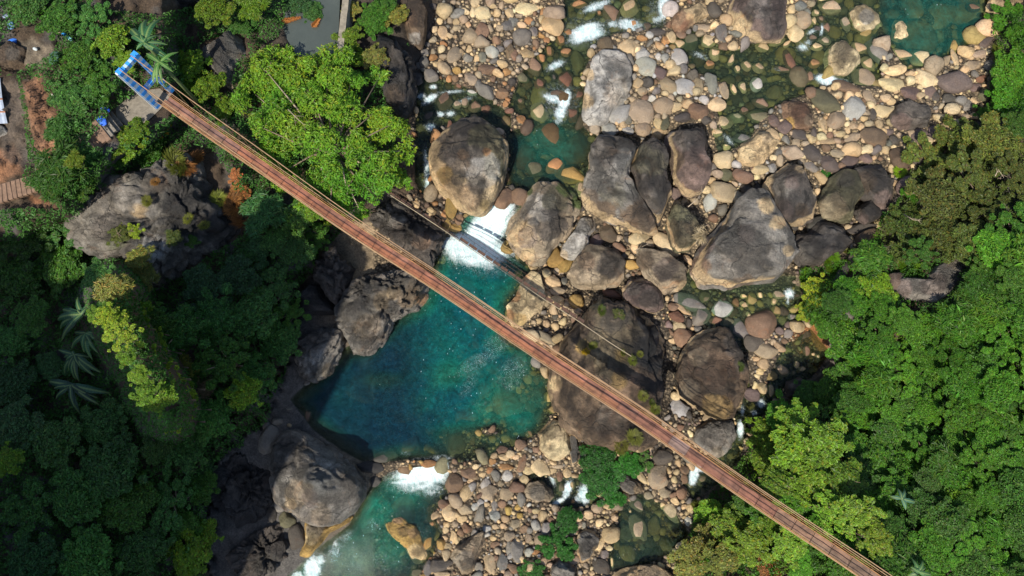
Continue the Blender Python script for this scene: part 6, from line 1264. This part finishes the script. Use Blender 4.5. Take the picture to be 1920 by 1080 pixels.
yl = fbm(V1[::4]*.35, 66, 2); ylr = np.repeat(yl, 4); c1 = c1*np.stack([1+.5*np.clip(ylr, -1, 1), 1+.12*ylr, np.ones_like(ylr)], 1)
cro = link('crown', mesh_np('crown', V1, F1, tint=c1, smooth_shade=False, mat=M_LEAF), big); cro.color = (.140, .285, .018, 1)
bm = bmesh.new(); tube(bm, [(0, 0, -1.5), (.2, .3, 1), (.1, .8, 2.5)], [.42, .34, .26], 9); link('trunk', bm_mesh('trunk', bm, M_BARK, True), big)
for i, L_ in enumerate(lobs[-len(LB):]):
    bm = bmesh.new(); e = Vector(L_[:3]); s0 = Vector((.1, .8, 2.4)); mid = s0.lerp(e, .5)+Vector((trg.normal(0, .3), trg.normal(0, .3), .5))
    tube(bm, [s0, mid, e+Vector((0, 0, L_[3]*.55))], [.16, .09, .03], 6)
    for q in range(3):
        a = trg.uniform(0, 6.28); tube(bm, [e, e+Vector((math.cos(a)*L_[3]*.7, math.sin(a)*L_[3]*.7, L_[3]*.6))], [.05, .015], 4)
    link('branch', bm_mesh('branch', bm, M_DRYWOOD if i % 4 == 0 else M_BARK, True), big)

# ------------------------------------------------------------------ banana plants
def leaf_blade(rg, Ln, Wd, droop, col_mat):
    """one long banana leaf along +x from the origin with a raised midrib and torn edge"""
    n = 14; V = []; F = []
    for i in range(n+1):
        t = i/n; x = Ln*(t-.12*t*t*droop); z = Ln*(.45*t - .75*t*t*droop)
        w = Wd*.5*math.sin(math.pi*min(1, .06+t*.97))**.55*(1-.25*t)
        if t > .98: w *= .3
        for j, k in enumerate((-1, -.5, 0, .5, 1)):
            tear = (.82+.18*rg.random()) if abs(k) == 1 else 1
            V.append((x-abs(k)*w*.25, k*w*tear, z + (-.22*abs(k)*w if k else .02)))
    for i in range(n):
        for j in range(4):
            a = i*5+j; F.append((a, a+5, a+6, a+1))
    return np.array(V), np.array(F)
def banana_mat():
    m, nt, out = new_mat('banana_leaf'); b = NB(nt)
    tc = b.n('ShaderNodeTexCoord').outputs['Object']; sp_ = b.n('ShaderNodeSeparateXYZ'); nt.links.new(tc, sp_.inputs[0])
    ay = b.math('ABSOLUTE', sp_.outputs[1]); rib = b.ramp(ay, [(0.0, 1.0), (.03, .0)])
    wv = b.n('ShaderNodeTexWave', wave_type='BANDS', bands_direction='X'); wv.inputs['Scale'].default_value = 5; wv.inputs['Distortion'].default_value = 1.5; nt.links.new(tc, wv.inputs[0])
    oi = b.n('ShaderNodeObjectInfo').outputs['Color']
    c = b.mix(1.0, oi, b.ramp(wv.outputs[0], [(0, .75), (1, 1.2)]), 'MULTIPLY'); c = b.mix(b.math('MULTIPLY', rib, .6), c, (.22, .30, .08))
    bs = b.n('ShaderNodeBsdfPrincipled', i_Base_Color=c); bs.inputs['Roughness'].default_value = .62
    nt.links.new(bs.outputs[0], out.inputs[0]); return m
M_BAN = banana_mat()
BL = []
for k in range(6):
    rg_ = np.random.default_rng(300+k); V, F = leaf_blade(rg_, 1.0, .19, rg_.uniform(.8, 1.5), None); BL.append(mesh_np('leaf', V, F, smooth_shade=True, mat=M_BAN))
def banana(px, py, tips, z, col, label):
    """tips: photo positions of the leaf ends"""
    c = Vector(P(px, py, z)); g = gz(px, py); root = tag(empty('banana_plant', (c.x, c.y, g)), label, 'banana plant', 'banana plants')
    bm = bmesh.new(); tube(bm, [(0, 0, -.3), (0, 0, (z-g)*.5), (0, 0, z-g+.1)], [.16, .13, .09], 8); link('stem', bm_mesh('stem', bm, simple('banana_stem', (.10, .14, .05)), True), root)
    tips = list(tips)+[((px*1.0+tx*1.0)/2+srg.normal(0, 14), (py+ty)/2+srg.normal(0, 14)) for tx, ty in tips]
    for i, (tx, ty) in enumerate(tips):
        e = Vector(P(tx, ty, z-.2)); d = e-c; L_ = math.hypot(d.x, d.y)*1.08
        o = link('leaf', BL[i % 6], root, (0, 0, z-g+.02*i), (0, 0, math.atan2(d.y, d.x)), (L_, max(L_, 1.7)*1.15, L_*.8))
        o.color = (*np.clip(np.array(col)*(1+srg.normal(0, .18))*.62, .01, .5), 1)
banana(272, 82, [(262,15),(295,22),(228,35),(315,82),(322,112),(235,60),(300,60),(255,95)], gz(272,82)+3.0, (.03,.14,.045), 'banana plant with tall upright dark leaves behind the striped tower')
banana(300, 118, [(300,155),(282,155),(322,112),(335,95),(270,100)], gz(300,118)+6.0, (.07,.22,.03), 'banana plant whose leaves hang across the right post of the tower')
banana(155, 590, [(98,575),(140,552),(90,615),(108,640),(120,600),(172,560)], gz(155,590)+3.2, (.03,.11,.04), 'uppermost banana plant of the dark clump with wide dark leaves')
banana(163, 625, [(120,655),(152,662),(162,678),(188,640),(180,665),(196,628),(140,640)], gz(163,625)+3.0, (.035,.125,.045), 'middle banana plant of the dark clump on the left bank')
banana(142, 665, [(108,702),(142,720),(130,718),(188,700),(172,708),(112,670),(165,690)], gz(142,665)+2.6, (.028,.10,.04), 'third banana plant down in the dark clump')
banana(136, 722, [(70,712),(95,750),(140,785),(184,760),(205,738),(112,725),(160,735)], gz(136,722)+2.4, (.02,.075,.035), 'lowest banana plant with drooping leaves in deep shade')
banana(1690, 935, [(1728,945),(1668,930),(1700,915)], gz(1690,935)+2.6, (.05,.14,.08), 'small banana plant with one greyish leaf in the lower right greenery')
banana(1722, 1072, [(1712,1045),(1732,1050),(1740,1062),(1705,1062)], gz(1722,1072)+2.6, (.06,.17,.05), 'small banana plant near the bottom edge right of the bridge')
# dead palm fronds floating on the pond
for (x0, y0, x1, y1, lb) in ((528,40,562,33,'upper left orange dead frond lying by the pond'),(585,52,598,36,'small orange dead frond on the grey pond')):
    a_ = Vector(P(x0, y0, 5.5)); b__ = Vector(P(x1, y1, 5.55)); n = 260; rg_ = np.random.default_rng(int(x0)); t = rg_.random(n)
    d = (b__-a_); base = np.array(a_)+np.outer(t, np.array(d)); pr = np.array([-d.y, d.x, 0])/d.length; sgn = rg_.choice([-1, 1], n)
    dd = np.array(d)/d.length*.8 + np.outer(sgn, pr)*.6 + rg_.normal(0, .15, (n, 3)); L_ = .5*(1-t*.6)
    V, F, c = leaves(base+dd*L_[:, None]*.5, np.tile([0, 0, 1.], (n, 1))+rg_.normal(0, .2, (n, 3)), dd, L_, .1, np.ones((n, 3))*(1+rg_.normal(0, .25, n))[:, None])
    o = link('palm_frond', mesh_np('palm_frond', V-np.array(a_), F, tint=np.clip(c, .3, 2), smooth_shade=False, mat=M_LEAF), loc=a_); o.color = (.45, .19, .05, 1); tag(o, lb, 'dead palm frond', 'dead fronds at the pond')
# bleached branches
def branch(pts, r, label):
    p0 = Vector(P(*pts[0])); bm = bmesh.new(); q = [Vector(P(*p))-p0 for p in pts]; tube(bm, q, [r*(1-.7*i/(len(q)-1)) for i in range(len(q))], 6)
    for i in range(1, len(q)):
        for s_ in (-1, 1):
            d = (q[i]-q[i-1]); n_ = Vector((-d.y, d.x, .3*d.length))*s_
            tube(bm, [q[i-1].lerp(q[i], .6), q[i-1].lerp(q[i], .8)+n_*.35+d*.3], [r*.5, r*.15], 4)
    tag(link('dead_branch', bm_mesh('dead_branch', bm, M_DRYWOOD, True), loc=p0), label, 'dead branch')
g_ = lambda x, y, e: (x, y, gz(x, y)+e)
branch([g_(1290,388,2.4),(1312,372,2.6),(1322,350,2.3)] if False else [(1290,388,4.0),(1308,373,4.2),(1322,350,3.8)], .05, 'thin bleached branch lying above the olive lichened boulder')
branch([(1190,470,2.6),(1205,462,2.7),(1218,456,2.6)], .04, 'thin pale stick beside the brown and grey slab')
branch([g_(1866,330,3.2),g_(1872,318,3.3),g_(1882,333,3.3)], .05, 'forked white dead branch poking from the olive scrub')
branch([g_(1695,402,2.2),g_(1712,412,2.4),g_(1728,414,2.3)], .05, 'white dead branches low in the olive scrub beside the boulders')
branch([(755,228,3.4),(770,150,4.5)] if False else [(540,205,9.0),(560,225,9.2),(575,238,9.0)], .05, 'bare twig showing through the lime green tree crown')
# dry straw on the big slab
n = 240; rg_ = np.random.default_rng(4); cpt = P(1318, 440, 4.2); a = rg_.uniform(1.2, 5.0, n); d = np.stack([np.cos(a), np.sin(a), rg_.normal(0, .3, n)], 1); L_ = rg_.uniform(.5, 1.3, n)
V, F, c = leaves(d*L_[:, None]*.5, unit(rg_, n), d, L_, .03, np.ones((n, 3))*(1+rg_.normal(0, .2, n))[:, None])
o = link('dry_root_tuft', mesh_np('dry_root_tuft', V, F, tint=c, smooth_shade=False, mat=M_LEAF), loc=cpt); o.color = (.42, .34, .22, 1); tag(o, 'tuft of dry straw caught between the olive boulder and the largest slab', 'straw tuft')

# ------------------------------------------------------------------ undergrowth covering the banks: one mass nobody could count
urg = np.random.default_rng(64)
GREEN_L = [(-300,-260),(500,-260),(540,40),(470,110),(700,130),(790,60),(800,-260),(815,-100),(800,0),(770,60),(760,230),(640,430),(560,540),(535,690),(495,800),(410,860),(385,1000),(395,1300),(-300,1300)]
BARE = [[(40,150),(70,145),(95,180),(118,250),(120,330),(80,330),(62,270),(52,210)], [(-80,140),(35,140),(45,230),(55,300),(40,345),(90,350),(108,390),(60,392),(-80,390)], [(15,60),(70,30),(105,0),(115,60),(100,100),(60,120),(0,150),(0,80)],
        [(160,270),(205,210),(260,170),(330,160),(330,215),(260,245),(215,280)], [(535,-70),(650,-70),(640,110),(560,112),(535,60)], SADDLE]
BARE += [B['p'] for B in BOULDERS if np.mean([q[0] for q in B['p']]) < 860 or np.mean([q[0] for q in B['p']]) > 1495]
N = 860000
ux = urg.uniform(-220, 2140, N); uy = urg.uniform(-220, 1250, N)
jl = fbm2(ux/30, uy/30, 201, 3)*14
inL = sdf(GREEN_L, ux, uy)+jl < 0
GREEN_RR = [(1500,505),(1560,480),(1590,490),(1640,440),(1655,400),(1690,370),(1700,320),(1765,290),(1860,215),(1855,150),(1870,90),(1850,30),(1880,-30),(1885,-260),(2200,-260),(2200,1300),(1290,1300),(1270,1080),(1300,960),(1400,850),(1440,770),(1570,700),(1560,640),(1505,590)]
inR = sdf(GREEN_RR, ux, uy)+jl*.5 < 0
ok = inL | inR
for bp2 in BARE: ok &= sdf(bp2, ux, uy)+jl*.4 > -1
dens = fbm2(ux/60, uy/60, 210, 3); ok &= ~((dens < -.42) & inL)
pock = fbm2(ux/15, uy/15, 240, 3); ok &= pock > -.30
ux, uy, inR, jl = ux[ok], uy[ok], inR[ok], jl[ok]
lump = fbm2(ux/34, uy/34, 220, 3); lump2 = fbm2(ux/12, uy/12, 224, 2)
uz = ground(ux, uy) + .15 + np.clip(lump+.35, 0, 1.2)*np.where(inR, 1.7, 1.5) + np.clip(lump2, -.5, 1)*.5 + urg.uniform(-.25, .25, len(ux))
pos = P(ux, uy, uz); n = len(ux)
col = np.tile(np.array(TONE['D'])*1.05, (n, 1))
k = smooth((fbm2(ux/90, uy/90, 230, 3)+.15)/.4)
k3 = smooth((fbm2(ux/42, uy/42, 234, 4)+.02)/.25)
gR = np.array(TONE['G'])*.95*(1-k3[:, None])+np.array(TONE['L'])*1.05*k3[:, None]; gM = np.array(TONE['M'])*.85
col = np.where(inR[:, None], gM*(1-k[:, None])+gR*k[:, None], col*(1-k[:, None]*.5)+gM*k[:, None]*.5)
ol = smooth((-sdf([(1690,240),(1780,200),(1960,240),(1960,440),(1860,450),(1800,490),(1660,490),(1650,430),(1700,340)], ux, uy)+jl+6)/14)
col = lerp(col, np.array(TONE['O']), ol)
col = col*(1+urg.normal(0, .25, n))[:, None]
dd = unit(urg, n); dd[:, 2] *= .45
V, F, c = leaves(pos, np.array([0, 0, 1.0])+urg.normal(0, .6, (n, 3)), dd, np.clip(urg.lognormal(-1.7, .35, n), .09, .5), .5, np.clip(col, .008, .5))
print('undergrowth leaves', n)
o = link('undergrowth', mesh_np('undergrowth', V, F, tint=c, smooth_shade=False, mat=M_LEAF)); o.color = (1, 1, 1, 1)
tag(o, 'low leafy undergrowth and creepers covering both banks', kind='stuff')
